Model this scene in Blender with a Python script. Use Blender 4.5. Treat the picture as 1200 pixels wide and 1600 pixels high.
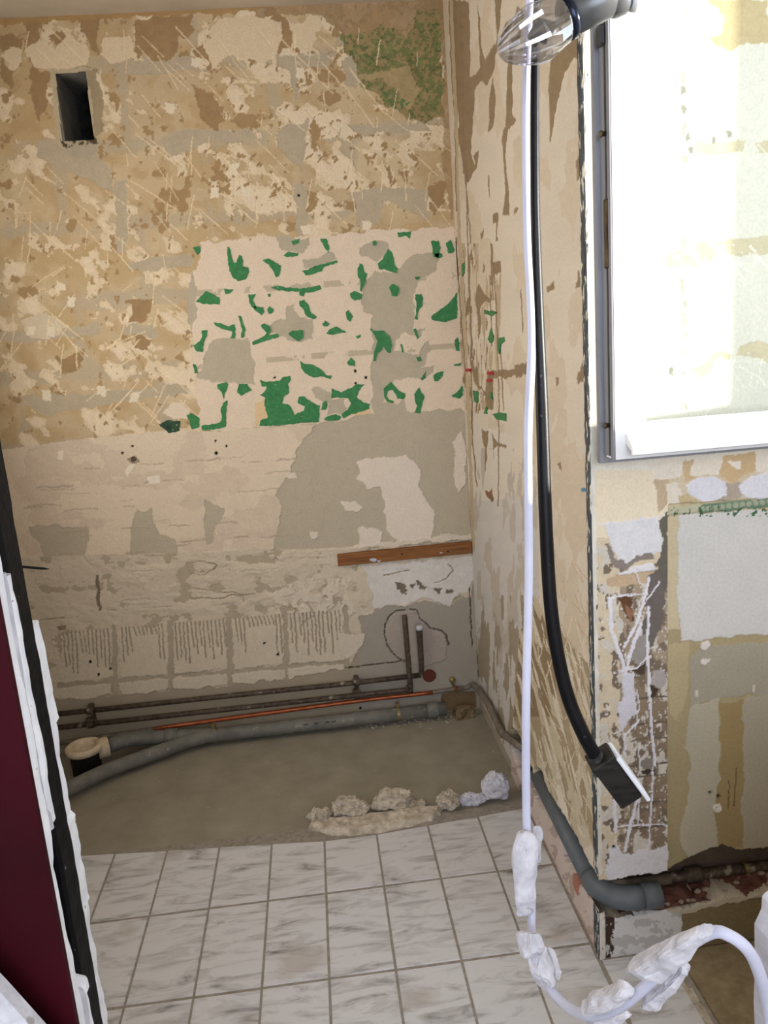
import bpy, bmesh, math, random
import numpy as np
from mathutils import Vector, Matrix
random.seed(7)
SC = bpy.context.scene
COL = SC.collection
for o in list(bpy.data.objects):
    bpy.data.objects.remove(o)

# ------------------------------------------------------------------ camera
F, YAW, PITCH, ROLL = 1251.28, 0.077715, 0.215656, 0.075957
CX, CY, CZ = -0.56324, -2.9802, 1.50359
def cam_axes():
    cy, sy, cp, sp = math.cos(YAW), math.sin(YAW), math.cos(PITCH), math.sin(PITCH)
    cr, sr = math.cos(ROLL), math.sin(ROLL)
    f = np.array([sy * cp, cy * cp, -sp]); r = np.array([cy, -sy, 0.0]); d = np.cross(f, r)
    return cr * r + sr * d, -sr * r + cr * d, f
AR, AD, AF = cam_axes()
CAM = np.array([CX, CY, CZ])
cd = bpy.data.cameras.new('camera'); cam = bpy.data.objects.new('camera', cd); COL.objects.link(cam)
cd.sensor_fit = 'HORIZONTAL'; cd.sensor_width = 36.0; cd.lens = 36.0 * F / 1200.0
cd.clip_start = 0.02
M = Matrix(((AR[0], -AD[0], -AF[0], CX), (AR[1], -AD[1], -AF[1], CY), (AR[2], -AD[2], -AF[2], CZ), (0, 0, 0, 1)))
cam.matrix_world = M
SC.camera = cam

# ------------------------------------------------------------------ light and exposure
SC.view_settings.view_transform = 'Standard'
SC.view_settings.look = 'None'
SC.view_settings.gamma = 1.0
SC.view_settings.use_curve_mapping = False
SC.view_settings.exposure = 0.0
W = bpy.data.worlds.new('world'); SC.world = W; W.use_nodes = True
bg = W.node_tree.nodes['Background']
bg.inputs[0].default_value = (0.80, 0.89, 1.0, 1)
bg.inputs[1].default_value = 4.2
sd = bpy.data.lights.new('sun', 'SUN'); so = bpy.data.objects.new('sun', sd); COL.objects.link(so)
sd.energy = 15.0; sd.angle = 0.02; sd.color = (1.0, 0.95, 0.86)
SUN = Vector((-1.0, 0.36, -0.06)).normalized()
so.rotation_euler = SUN.to_track_quat('-Z', 'Y').to_euler()
XL_LIGHT = -1.735
def area(name, loc, direction, sx, sy, energy, color):
    l = bpy.data.lights.new(name, 'AREA'); o = bpy.data.objects.new(name, l); COL.objects.link(o)
    l.shape = 'RECTANGLE'; l.size = sx; l.size_y = sy; l.energy = energy; l.color = color
    o.location = loc; o.rotation_euler = Vector(direction).to_track_quat('-Z', 'Z').to_euler()
    return o
# added lamp behind the camera, bluish fill for the unseen hall's daylight
area('hall_fill', (-0.5, -4.5, 1.75), (0, 1, -0.12), 2.0, 1.5, 60, (0.80, 0.87, 1.0))

# added fill lamp at the unseen left wall, to brighten the niche's right side
area('side_fill', (XL_LIGHT, -1.05, 1.75), (1, 0.0, 0.12), 0.9, 1.3, 13, (1.0, 0.97, 0.93))

# ------------------------------------------------------------------ constants of the room
H = 2.6           # ceiling
Y1 = -1.3755      # face of the pier
XR = 0.78         # wall with the window
XL = -1.75        # left wall
TW, T0, TD, R1 = 0.1616, -0.8129, 0.3069, -1.017   # tile width / origin / depth / first cross joint

def hit(u, v, ax, val):
    d = AR * ((u - 600) / F) + AD * ((v - 800) / F) + AF
    t = (val - CAM[ax]) / d[ax]
    return Vector(CAM + t * d)
def project(P):
    q = P - CAM
    z = q @ AF
    return 600 + F * (q @ AR) / z, 800 + F * (q @ AD) / z
def lin(c):
    c = np.asarray(c, float) / 255.0
    return np.where(c <= 0.04045, c / 12.92, ((c + 0.055) / 1.055) ** 2.4)

# ------------------------------------------------------------------ numpy noise
_rng = np.random.default_rng(11)
_TAB = _rng.random((256, 256))
def vn(x, y, s=0):
    x = x + s * 17.31; y = y + s * 9.77
    xi = np.floor(x).astype(int); yi = np.floor(y).astype(int)
    fx = x - xi; fy = y - yi
    fx = fx * fx * (3 - 2 * fx); fy = fy * fy * (3 - 2 * fy)
    a = _TAB[xi & 255, yi & 255]; b = _TAB[(xi + 1) & 255, yi & 255]
    c = _TAB[xi & 255, (yi + 1) & 255]; d = _TAB[(xi + 1) & 255, (yi + 1) & 255]
    return (a * (1 - fx) + b * fx) * (1 - fy) + (c * (1 - fx) + d * fx) * fy
def fbm(x, y, s=0, o=4):
    t = 0; a = 0.5; n = 0
    for k in range(o):
        t = t + a * vn(x, y, s + k * 3); n += a; a *= 0.5; x = x * 2.03; y = y * 2.03
    return t / n
def inside(px, py, poly):
    poly = np.asarray(poly, float)
    r = np.zeros(px.shape, bool)
    sel = (px >= poly[:, 0].min()) & (px <= poly[:, 0].max()) & (py >= poly[:, 1].min()) & (py <= poly[:, 1].max())
    x = px[sel]; y = py[sel]; m = np.zeros(x.shape, bool)
    n = len(poly)
    for i in range(n):
        x0, y0 = poly[i]; x1, y1 = poly[(i + 1) % n]
        if y0 == y1: continue
        c = ((y0 > y) != (y1 > y)) & (x < (x1 - x0) * (y - y0) / (y1 - y0) + x0)
        m ^= c
    r[sel] = m
    return r
def P(ox, oy, s, *pts):
    return [(ox + a / s, oy + b / s) for a, b in pts]

# ------------------------------------------------------------------ materials
def node_mat(name, rough=0.85, metallic=0.0, spec=0.3):
    m = bpy.data.materials.new(name); m.use_nodes = True
    b = m.node_tree.nodes['Principled BSDF']
    b.inputs['Roughness'].default_value = rough; b.inputs['Metallic'].default_value = metallic
    b.inputs['Specular IOR Level'].default_value = spec
    return m, m.node_tree.nodes, m.node_tree.links, b
def wall_mat():
    m, N, L, b = node_mat('stripped_plaster', 0.92, 0, 0.15)
    at = N.new('ShaderNodeAttribute'); at.attribute_name = 'Col'
    tc = N.new('ShaderNodeTexCoord')
    n = N.new('ShaderNodeTexNoise'); n.inputs['Scale'].default_value = 160; n.inputs['Detail'].default_value = 4
    L.new(tc.outputs['Object'], n.inputs['Vector'])
    mr = N.new('ShaderNodeMapRange'); mr.inputs[1].default_value = 0.3; mr.inputs[2].default_value = 0.7; mr.inputs[3].default_value = 0.93; mr.inputs[4].default_value = 1.05
    L.new(n.outputs[0], mr.inputs[0])
    mx = N.new('ShaderNodeVectorMath'); mx.operation = 'SCALE'
    L.new(at.outputs['Color'], mx.inputs[0]); L.new(mr.outputs[0], mx.inputs['Scale'])
    L.new(mx.outputs[0], b.inputs['Base Color'])
    bp = N.new('ShaderNodeBump'); bp.inputs['Strength'].default_value = 0.25; bp.inputs['Distance'].default_value = 0.003
    L.new(n.outputs[0], bp.inputs['Height']); L.new(bp.outputs[0], b.inputs['Normal'])
    return m
def noise_mat(name, c1, c2, scale=30, rough=0.85, metallic=0.0, spec=0.3, bump=0.2, lo=0.35, hi=0.65, stretch=(1, 1, 1), c3=None, s3=5.0, t3=0.6, dist=0.004):
    m, N, L, b = node_mat(name, rough, metallic, spec)
    tc = N.new('ShaderNodeTexCoord'); mp = N.new('ShaderNodeMapping'); mp.inputs['Scale'].default_value = stretch
    L.new(tc.outputs['Object'], mp.inputs['Vector'])
    n = N.new('ShaderNodeTexNoise'); n.inputs['Scale'].default_value = scale; n.inputs['Detail'].default_value = 6; n.inputs['Roughness'].default_value = 0.6
    L.new(mp.outputs[0], n.inputs['Vector'])
    r = N.new('ShaderNodeValToRGB'); r.color_ramp.elements[0].position = lo; r.color_ramp.elements[1].position = hi
    r.color_ramp.elements[0].color = (*lin(c1), 1); r.color_ramp.elements[1].color = (*lin(c2), 1)
    L.new(n.outputs[0], r.inputs[0])
    out = r.outputs[0]
    if c3 is not None:
        n3 = N.new('ShaderNodeTexNoise'); n3.inputs['Scale'].default_value = s3; n3.inputs['Detail'].default_value = 5
        L.new(mp.outputs[0], n3.inputs['Vector'])
        r3 = N.new('ShaderNodeMapRange'); r3.inputs[1].default_value = t3; r3.inputs[2].default_value = t3 + 0.05
        L.new(n3.outputs[0], r3.inputs[0])
        mx = N.new('ShaderNodeMix'); mx.data_type = 'RGBA'
        L.new(r3.outputs[0], mx.inputs[0]); L.new(out, mx.inputs[6]); mx.inputs[7].default_value = (*lin(c3), 1)
        out = mx.outputs[2]
    L.new(out, b.inputs['Base Color'])
    if bump:
        bp = N.new('ShaderNodeBump'); bp.inputs['Strength'].default_value = bump; bp.inputs['Distance'].default_value = dist
        L.new(n.outputs[0], bp.inputs['Height']); L.new(bp.outputs[0], b.inputs['Normal'])
    return m
def glass_mat(name, tint=(1, 1, 1), refl=0.04):
    m = bpy.data.materials.new(name); m.use_nodes = True
    N = m.node_tree.nodes; L = m.node_tree.links; N.clear()
    o = N.new('ShaderNodeOutputMaterial'); t = N.new('ShaderNodeBsdfTransparent'); g = N.new('ShaderNodeBsdfGlossy')
    t.inputs[0].default_value = (*tint, 1); g.inputs['Roughness'].default_value = 0.02
    lw = N.new('ShaderNodeLayerWeight'); p = N.new('ShaderNodeMath'); p.operation = 'POWER'; p.inputs[1].default_value = 5
    f = N.new('ShaderNodeMath'); f.operation = 'MULTIPLY_ADD'; f.inputs[1].default_value = 0.9; f.inputs[2].default_value = refl
    L.new(lw.outputs['Facing'], p.inputs[0]); L.new(p.outputs[0], f.inputs[0])
    mx = N.new('ShaderNodeMixShader'); L.new(f.outputs[0], mx.inputs[0]); L.new(t.outputs[0], mx.inputs[1]); L.new(g.outputs[0], mx.inputs[2])
    L.new(mx.outputs[0], o.inputs[0])
    return m
def tile_mat():
    m, N, L, b = node_mat('marble_tile', 0.42, 0, 0.4)
    tc = N.new('ShaderNodeTexCoord'); oi = N.new('ShaderNodeObjectInfo')
    geo = N.new('ShaderNodeNewGeometry')
    mul = N.new('ShaderNodeVectorMath'); mul.operation = 'SCALE'; mul.inputs['Scale'].default_value = 37.0
    cmb = N.new('ShaderNodeCombineXYZ'); L.new(oi.outputs['Random'], cmb.inputs[0]); L.new(oi.outputs['Random'], cmb.inputs[2])
    L.new(cmb.outputs[0], mul.inputs[0])
    add = N.new('ShaderNodeVectorMath'); L.new(tc.outputs['Object'], add.inputs[0]); L.new(mul.outputs[0], add.inputs[1])
    mp = N.new('ShaderNodeMapping'); mp.inputs['Rotation'].default_value = (0, 0, -0.32); mp.inputs['Scale'].default_value = (0.8, 3.0, 1)
    L.new(add.outputs[0], mp.inputs['Vector'])
    n = N.new('ShaderNodeTexNoise'); n.inputs['Scale'].default_value = 9; n.inputs['Detail'].default_value = 8; n.inputs['Roughness'].default_value = 0.62; n.inputs['Distortion'].default_value = 0.9
    L.new(mp.outputs[0], n.inputs['Vector'])
    r = N.new('ShaderNodeValToRGB'); e = r.color_ramp.elements
    e[0].position = 0.27; e[0].color = (*lin((112, 108, 108)), 1); e[1].position = 0.52; e[1].color = (*lin((205, 204, 206)), 1)
    k = r.color_ramp.elements.new(0.40); k.color = (*lin((180, 178, 179)), 1)
    L.new(n.outputs[0], r.inputs[0])
    # dried dirt smears
    n2 = N.new('ShaderNodeTexNoise'); n2.inputs['Scale'].default_value = 4.5; n2.inputs['Detail'].default_value = 6
    L.new(geo.outputs['Position'], n2.inputs['Vector'])
    mr = N.new('ShaderNodeMapRange'); mr.inputs[1].default_value = 0.6; mr.inputs[2].default_value = 0.68; mr.inputs[4].default_value = 0.55
    L.new(n2.outputs[0], mr.inputs[0])
    mx = N.new('ShaderNodeMix'); mx.data_type = 'RGBA'; L.new(mr.outputs[0], mx.inputs[0]); L.new(r.outputs[0], mx.inputs[6]); mx.inputs[7].default_value = (*lin((166, 156, 146)), 1)
    L.new(mx.outputs[2], b.inputs['Base Color'])
    return m
MAT = dict(
    wall=wall_mat(),
    tile=tile_mat(),
    green=noise_mat('green_paint', (44, 112, 62), (64, 140, 82), 60, 0.55, lo=0.3, hi=0.7, bump=0.3, c3=(172, 190, 160), s3=90, t3=0.69),
    red_tape=noise_mat('red_tape', (170, 30, 40), (200, 50, 60), 40, 0.6),
    concrete=noise_mat('concrete', (134, 127, 112), (157, 150, 134), 9, 0.9, bump=0.25, lo=0.25, hi=0.75, c3=(190, 184, 170), s3=60, t3=0.735),
    brownfloor=noise_mat('brown_screed', (128, 112, 86), (152, 136, 108), 30, 0.85, bump=0.2),
    grout=noise_mat('grout', (132, 124, 114), (154, 146, 136), 60, 0.9),
    mortar=noise_mat('mortar', (160, 148, 130), (205, 194, 178), 40, 0.95, bump=0.6, dist=0.01),
    plaster=noise_mat('plaster_white', (180, 179, 188), (214, 213, 222), 45, 0.9, bump=0.5, c3=(165, 162, 165), s3=38, t3=0.63),
    jambwhite=noise_mat('jamb_plaster', (222, 226, 238), (240, 242, 250), 30, 0.85, bump=0.3, c3=(120, 120, 128), s3=60, t3=0.70),
    jambtan=noise_mat('jamb_old_paint', (120, 104, 102), (146, 128, 122), 30, 0.85, bump=0.2),
    jambgrey=noise_mat('jamb_plaster_grey', (176, 176, 188), (205, 206, 218), 30, 0.85, bump=0.3),
    black_metal=noise_mat('tarred_metal', (5, 5, 8), (13, 13, 17), 60, 0.6, 0.0, spec=0.15, bump=0.4, c3=(150, 150, 160), s3=90, t3=0.73),
    bead=noise_mat('chipped_bead', (52, 58, 64), (92, 98, 104), 90, 0.6, 0.2, bump=0.4, c3=(222, 218, 206), s3=110, t3=0.56, stretch=(1, 1, 0.3)),
    beadsun=noise_mat('sunlit_bead_side', (206, 200, 186), (232, 228, 218), 60, 0.8, bump=0.4, c3=(84, 84, 84), s3=80, t3=0.66, stretch=(1, 1, 0.3)),  # chipped bead, its sunlit side's overexposed white put into the colour
    maroon=noise_mat('maroon_paint', (46, 3, 13), (58, 4, 19), 3, 0.6, bump=0.0, spec=0.12),
    ceiling=noise_mat('ceiling_plaster', (188, 176, 158), (200, 188, 170), 6, 0.9, bump=0.1),
    sidewall=noise_mat('pale_plaster', (222, 214, 202), (230, 224, 214), 4, 0.9, bump=0.1),
    duct=noise_mat('grey_duct_side', (112, 108, 102), (138, 134, 128), 18, 0.95),
    plain=noise_mat('plain_plaster', (212, 196, 170), (226, 212, 188), 4, 0.9, bump=0.1),
    hall=noise_mat('hall_plaster', (206, 208, 214), (220, 222, 228), 4, 0.9, bump=0.1),
    core=noise_mat('masonry_core', (84, 72, 62), (110, 96, 84), 14, 0.95),
    duct_shade=noise_mat('shaded_duct_back', (34, 32, 32), (64, 62, 62), 18, 0.95),  # shade deep in the vent, put into a dark colour
    brick=noise_mat('broken_brick', (88, 58, 50), (124, 86, 76), 35, 1.0, spec=0.05, bump=0.8, dist=0.012, c3=(132, 112, 100), s3=30, t3=0.6),
    greypvc=noise_mat('grey_plastic_pipe', (92, 98, 104), (104, 110, 116), 20, 0.45, bump=0.05, c3=(150, 146, 140), s3=70, t3=0.72),
    dustypvc=noise_mat('dusty_plastic_pipe', (102, 102, 98), (124, 122, 114), 20, 0.6, bump=0.1, c3=(150, 142, 128), s3=34, t3=0.64),
    steel=noise_mat('old_steel_pipe', (66, 54, 46), (100, 88, 76), 60, 0.6, 0.25, bump=0.4, c3=(150, 140, 126), s3=30, t3=0.62),
    copper=noise_mat('copper', (158, 82, 50), (186, 106, 68), 30, 0.42, 0.6, bump=0.1, c3=(150, 92, 66), s3=14, t3=0.64),
    paintpipe=noise_mat('painted_pipe', (106, 98, 88), (134, 124, 112), 40, 0.6, 0.1, bump=0.2, c3=(128, 74, 52), s3=16, t3=0.66),
    brass=noise_mat('brass_clip', (120, 106, 66), (160, 146, 100), 40, 0.45, 0.6),
    wood=noise_mat('batten_wood', (112, 70, 36), (150, 100, 56), 26, 0.7, stretch=(0.35, 6, 6), bump=0.2, c3=(214, 204, 190), s3=16, t3=0.71),
    cable=noise_mat('white_cable_sheath', (190, 192, 214), (202, 204, 224), 10, 0.4, bump=0.0),
    hose=noise_mat('black_rubber', (8, 8, 11), (18, 18, 23), 30, 0.4, bump=0.1, c3=(110, 106, 112), s3=90, t3=0.71, spec=0.2),
    boxblack=noise_mat('black_plastic', (22, 20, 19), (46, 42, 40), 24, 0.5, bump=0.3, stretch=(1, 1, 5)),
    whiteplastic=noise_mat('white_plastic', (222, 226, 236), (236, 238, 244), 20, 0.4, bump=0.0, c3=(110, 112, 120), s3=60, t3=0.72),
    pvcwhite=noise_mat('white_sash_plastic', (236, 238, 240), (244, 245, 247), 10, 0.4, bump=0.0),
    alu=noise_mat('grey_sash_edge', (136, 138, 146), (154, 156, 164), 14, 0.45, 0.3, bump=0.05, stretch=(8, 8, 0.4)),
    aludark=noise_mat('dark_sash_groove', (56, 58, 62), (76, 78, 82), 20, 0.5, 0.3),
    gear=noise_mat('brown_sash_fitting', (70, 56, 42), (110, 96, 70), 30, 0.45, 0.5),
    fixture=noise_mat('grey_lamp_metal', (96, 98, 100), (112, 114, 116), 10, 0.35, 0.5, bump=0.0),
    chrome=noise_mat('dark_collar', (26, 30, 44), (46, 50, 66), 10, 0.2, 0.7, bump=0.0),
    cream_ring=noise_mat('dirty_cream_ring', (196, 178, 150), (222, 206, 180), 40, 0.6, bump=0.2),
    dark_inside=noise_mat('dark_rubber_body', (18, 17, 16), (32, 30, 28), 40, 0.6),
    dirt=noise_mat('brown_dirt', (104, 86, 62), (142, 122, 94), 60, 0.95, bump=0.7, dist=0.008),
    stone=noise_mat('chase_rubble', (140, 122, 110), (176, 160, 148), 60, 0.95, bump=0.5),
    rosette=noise_mat('red_brown_cover', (92, 44, 34), (112, 56, 44), 40, 0.7),
    pane=glass_mat('window_glass', (0.97, 0.99, 0.985)),
)
MAT['bulb'] = glass_mat('bulb_glass', (0.82, 0.82, 0.86), 0.30)

# ------------------------------------------------------------------ object helpers
def obj(name, bm, mat, parent=None, smooth=False, loc=None):
    me = bpy.data.meshes.new(name)
    if isinstance(bm, bmesh.types.BMesh):
        bm.normal_update(); bm.to_mesh(me); bm.free()
    else:
        me = bm
    o = bpy.data.objects.new(name, me); COL.objects.link(o)
    if mat is not None: me.materials.append(MAT[mat] if isinstance(mat, str) else mat)
    if smooth: me.shade_smooth()
    if parent is not None: o.parent = parent
    if loc is not None: o.location = loc
    return o
def thing(name, label, cat, loc=(0, 0, 0), group=None):
    o = bpy.data.objects.new(name, None); COL.objects.link(o); o.location = loc; o.empty_display_size = 0.05
    o['label'] = label; o['category'] = cat
    if group: o['group'] = group
    return o
def tag(o, label, cat, group=None):
    o['label'] = label; o['category'] = cat
    if group: o['group'] = group
    return o
def struct(name, bm, mat, smooth=False):
    o = obj(name, bm, mat, smooth=smooth); o['kind'] = 'structure'; return o
def part(name, bm, mat, par, smooth=False):
    """part whose mesh is given in world coordinates; par is an Empty or mesh at par.location"""
    off = Vector((0, 0, 0)); q = par
    while q is not None:
        off = off + q.location; q = q.parent
    bmesh.ops.translate(bm, vec=-off, verts=bm.verts)
    return obj(name, bm, mat, par, smooth)
def settle(o):
    """put the origin of a top-level mesh at its own lowest centre"""
    co = np.array([v.co for v in o.data.vertices]); c = (co.min(0) + co.max(0)) / 2; c[2] = co[:, 2].min()
    o.data.transform(Matrix.Translation(-Vector(c))); o.location = c
    return o
def add_box(bm, lo, hi, bevel=0.0):
    r = bmesh.ops.create_cube(bm, size=1.0)
    for v in r['verts']:
        v.co = Vector([lo[i] + (v.co[i] + 0.5) * (hi[i] - lo[i]) for i in range(3)])
    if bevel:
        es = {e for v in r['verts'] for e in v.link_edges}
        bmesh.ops.bevel(bm, geom=list(es), offset=bevel, segments=1, affect='EDGES')
    return bm
def box(lo, hi, bevel=0.0): return add_box(bmesh.new(), lo, hi, bevel)
def smooth_path(pts, n=10):
    pts = [Vector(p) for p in pts]; out = []
    e = [2 * pts[0] - pts[1]] + pts + [2 * pts[-1] - pts[-2]]
    for i in range(1, len(e) - 2):
        p0, p1, p2, p3 = e[i - 1:i + 3]
        for k in range(n):
            t = k / n
            out.append(0.5 * ((2 * p1) + (p2 - p0) * t + (2 * p0 - 5 * p1 + 4 * p2 - p3) * t * t + (3 * p1 - p0 - 3 * p2 + p3) * t ** 3))
    out.append(pts[-1]); return out
def add_tube(bm, pts, r, seg=12, caps=True, flat=None):
    pts = [Vector(p) for p in pts]; n = len(pts)
    rs = r if hasattr(r, '__len__') else [r] * n
    if len(rs) != n:
        rs = list(np.interp(np.linspace(0, 1, n), np.linspace(0, 1, len(rs)), rs))
    t0 = (pts[1] - pts[0]).normalized()
    up = Vector((0, 0, 1)) if abs(t0.z) < 0.9 else Vector((1, 0, 0))
    nrm = t0.cross(up).normalized(); rings = []
    for i in range(n):
        t = (pts[min(i + 1, n - 1)] - pts[max(i - 1, 0)]).normalized()
        nrm = (nrm - t * nrm.dot(t)).normalized(); bn = t.cross(nrm)
        rings.append([bm.verts.new(pts[i] + (nrm * math.cos(a) + bn * math.sin(a)) * rs[i]) for a in [2 * math.pi * k / seg for k in range(seg)]])
    for a, b in zip(rings, rings[1:]):
        for k in range(seg):
            bm.faces.new((a[k], a[(k + 1) % seg], b[(k + 1) % seg], b[k]))
    if caps:
        bm.faces.new(rings[0][::-1]); bm.faces.new(rings[-1])
    return bm
def tube(pts, r, seg=12, caps=True): return add_tube(bmesh.new(), pts, r, seg, caps)
def add_lathe(bm, prof, base, axis, seg=24):
    """revolve (radius, height) profile about axis through base"""
    axis = Vector(axis).normalized(); q = Vector((0, 0, 1)).rotation_difference(axis)
    rings = []
    for r, h in prof:
        rings.append([bm.verts.new(Vector(base) + q @ Vector((r * math.cos(2 * math.pi * k / seg), r * math.sin(2 * math.pi * k / seg), h))) for k in range(seg)])
    for a, b in zip(rings, rings[1:]):
        for k in range(seg): bm.faces.new((a[k], a[(k + 1) % seg], b[(k + 1) % seg], b[k]))
    if prof[0][0] > 1e-5: bm.faces.new(rings[0][::-1])
    if prof[-1][0] > 1e-5: bm.faces.new(rings[-1])
    return bm
def lathe(prof, base, axis=(0, 0, 1), seg=24): return add_lathe(bmesh.new(), prof, base, axis, seg)
def lump(c, size, seed, amp=0.35, sub=3, rot=None, freq=2.2):
    """rough broken chunk: a noisy icosphere, flattened on random facets"""
    bm = bmesh.new(); bmesh.ops.create_icosphere(bm, subdivisions=sub, radius=1.0)
    rr = random.Random(seed)
    planes = [(Vector((rr.gauss(0, 1), rr.gauss(0, 1), rr.gauss(0, 1))).normalized(), rr.uniform(0.55, 0.9)) for _ in range(9)]
    from mathutils import noise
    off = Vector((seed * 3.1, seed * 1.7, seed * 0.9))
    for v in bm.verts:
        p = v.co.copy()
        for nrm, d in planes:
            s = p.dot(nrm)
            if s > d: p -= nrm * (s - d)
        p *= 1 + amp * noise.noise(p * freq + off) + amp * 0.35 * noise.noise(p * freq * 3.3 + off)
        v.co = p
    Rm = rot if rot is not None else Matrix.Identity(3)
    for v in bm.verts:
        v.co = Rm @ Vector((v.co.x * size[0], v.co.y * size[1], v.co.z * size[2])) + Vector(c)
    return bm
def chunk(c, size, seed, amp=0.003, rot=None, power=3.2, cuts=9):
    """broken plaster chunk: rounded block with facet cuts and noise measured in metres"""
    from mathutils import noise
    rr = random.Random(seed)
    bm = bmesh.new(); bmesh.ops.create_cube(bm, size=2.0)
    bmesh.ops.subdivide_edges(bm, edges=bm.edges, cuts=cuts, use_grid_fill=True)
    planes = []
    for k in range(8):
        nrm = Vector((rr.gauss(0, .8), rr.gauss(0, 1), rr.gauss(0, 1))).normalized(); planes.append((nrm, rr.uniform(.72, .98)))
    off = Vector((seed * 3.1, seed * 1.7, seed * .9)); Rm = rot if rot is not None else Matrix.Identity(3)
    for v in bm.verts:
        p = v.co; l = (abs(p.x) ** power + abs(p.y) ** power + abs(p.z) ** power) ** (1 / power); p = p / l
        for nrm, d in planes:
            q = p.dot(nrm)
            if q > d: p = p - nrm * (q - d)
        w = Vector((p.x * size[0], p.y * size[1], p.z * size[2]))
        nd = Vector((p.x / size[0], p.y / size[1], p.z / size[2])).normalized()
        w += nd * (amp * (1.3 * noise.noise(w * 55 + off) + .7 * noise.noise(w * 150 + off) + .45 * noise.noise(w * 330 + off)))
        v.co = Rm @ w + Vector(c)
    return bm
def axis_rot(a, b):
    """rotation taking local X to the direction a->b"""
    return Vector((1, 0, 0)).rotation_difference((Vector(b) - Vector(a)).normalized()).to_matrix()

# ------------------------------------------------------------------ stripped walls: relief meshes with a colour of their own
class Relief:
    def __init__(self, ax, val, sgn, a0, a1, na, z0, z1, nz):
        self.ax, self.val, self.sgn = ax, val, sgn
        self.a, self.z = np.meshgrid(np.linspace(a0, a1, na), np.linspace(z0, z1, nz), indexing='ij')
        self.na, self.nz = na, nz
        Pw = np.zeros((na, nz, 3)); Pw[..., ax] = val; Pw[..., 1 - ax] = self.a; Pw[..., 2] = self.z
        self.Pw = Pw
        self.u, self.v = project(Pw)
        self.col = np.zeros((na, nz, 3)); self.h = np.zeros((na, nz)); self.keep = np.ones((na, nz), bool)
    def warp(self, u, v, r, f=14.0, s=1):
        rx, ry = r if hasattr(r, '__len__') else (r, r)
        fx = f if not hasattr(r, '__len__') else max(3.0, f * rx / max(ry, 1e-3))
        a = fbm(u / fx, v / f, s, 4) - 0.5; b = fbm(u / fx, v / f, s + 50, 4) - 0.5
        return u + 3.2 * rx * a, v + 3.2 * ry * b
    def near(self, pts, m):
        p = np.asarray(pts, float)
        return (self.u > p[:, 0].min() - m) & (self.u < p[:, 0].max() + m) & (self.v > p[:, 1].min() - m) & (self.v < p[:, 1].max() + m)
    def poly(self, pts, r=4.0, f=14.0, s=1):
        sel = self.near(pts, 2 + 1.8 * (max(r) if hasattr(r, '__len__') else r))
        u, v = self.warp(self.u[sel], self.v[sel], r, f, s)
        m = np.zeros(self.u.shape, bool); m[sel] = inside(u, v, pts)
        return m
    def paint(self, mask, c, var=0.06, h=None, alpha=1.0, s=3, f=9.0):
        if not mask.any(): return
        n = 1 + var * 2 * (fbm(self.u[mask] / f, self.v[mask] / f, s, 3) - 0.5)
        k = lin(c)[None, :] * n[:, None]
        self.col[mask] = self.col[mask] * (1 - alpha) + k * alpha
        if h is not None: self.h[mask] = h
    def line(self, pts, w=1.5, rough=1.2, f=10.0, s=5):
        sel = self.near(pts, w + 1.8 * rough)
        u, v = self.warp(self.u[sel], self.v[sel], rough, f, s)
        d = np.full(u.shape, 1e9)
        for (x0, y0), (x1, y1) in zip(pts, pts[1:]):
            dx, dy = x1 - x0, y1 - y0; l2 = dx * dx + dy * dy + 1e-9
            t = np.clip(((u - x0) * dx + (v - y0) * dy) / l2, 0, 1)
            d = np.minimum(d, np.hypot(u - x0 - t * dx, v - y0 - t * dy))
        m = np.zeros(self.u.shape, bool); m[sel] = d < w / 2
        return m
    def dot(self, x, y, r): return np.hypot(self.u - x, self.v - y) < r
    def build(self, name):
        Pw = self.Pw.copy(); Pw[..., self.ax] += self.sgn * self.h
        idx = np.arange(self.na * self.nz).reshape(self.na, self.nz)
        q = np.stack([idx[:-1, :-1], idx[1:, :-1], idx[1:, 1:], idx[:-1, 1:]], -1).reshape(-1, 4)
        kp = self.keep.reshape(-1); q = q[kp[q].all(1)]
        n1 = np.cross([1, 0, 0] if self.ax == 1 else [0, 1, 0], [0, 0, 1])
        if n1[self.ax] * self.sgn < 0: q = q[:, ::-1]
        me = bpy.data.meshes.new(name)
        me.vertices.add(self.na * self.nz); me.vertices.foreach_set('co', Pw.reshape(-1).astype(np.float32))
        me.loops.add(q.size); me.loops.foreach_set('vertex_index', q.reshape(-1).astype(np.int32))
        me.polygons.add(len(q)); me.polygons.foreach_set('loop_start', (np.arange(len(q)) * 4).astype(np.int32))
        me.update(calc_edges=True)
        at = me.attributes.new('Col', 'FLOAT_COLOR', 'POINT')
        c = np.concatenate([np.clip(self.col, 0, 1), np.ones((self.na, self.nz, 1))], -1)
        at.data.foreach_set('color', c.reshape(-1).astype(np.float32))
        me.validate()
        o = obj(name, me, 'wall'); o['kind'] = 'structure'
        return o

# --- colours of the layers
TAN, TAN2, CREAM, CREAM2, BROWN, MORT, GREY = (202, 180, 146), (194, 168, 126), (224, 205, 174), (228, 212, 190), (164, 136, 100), (188, 174, 150), (188, 177, 156)

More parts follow.
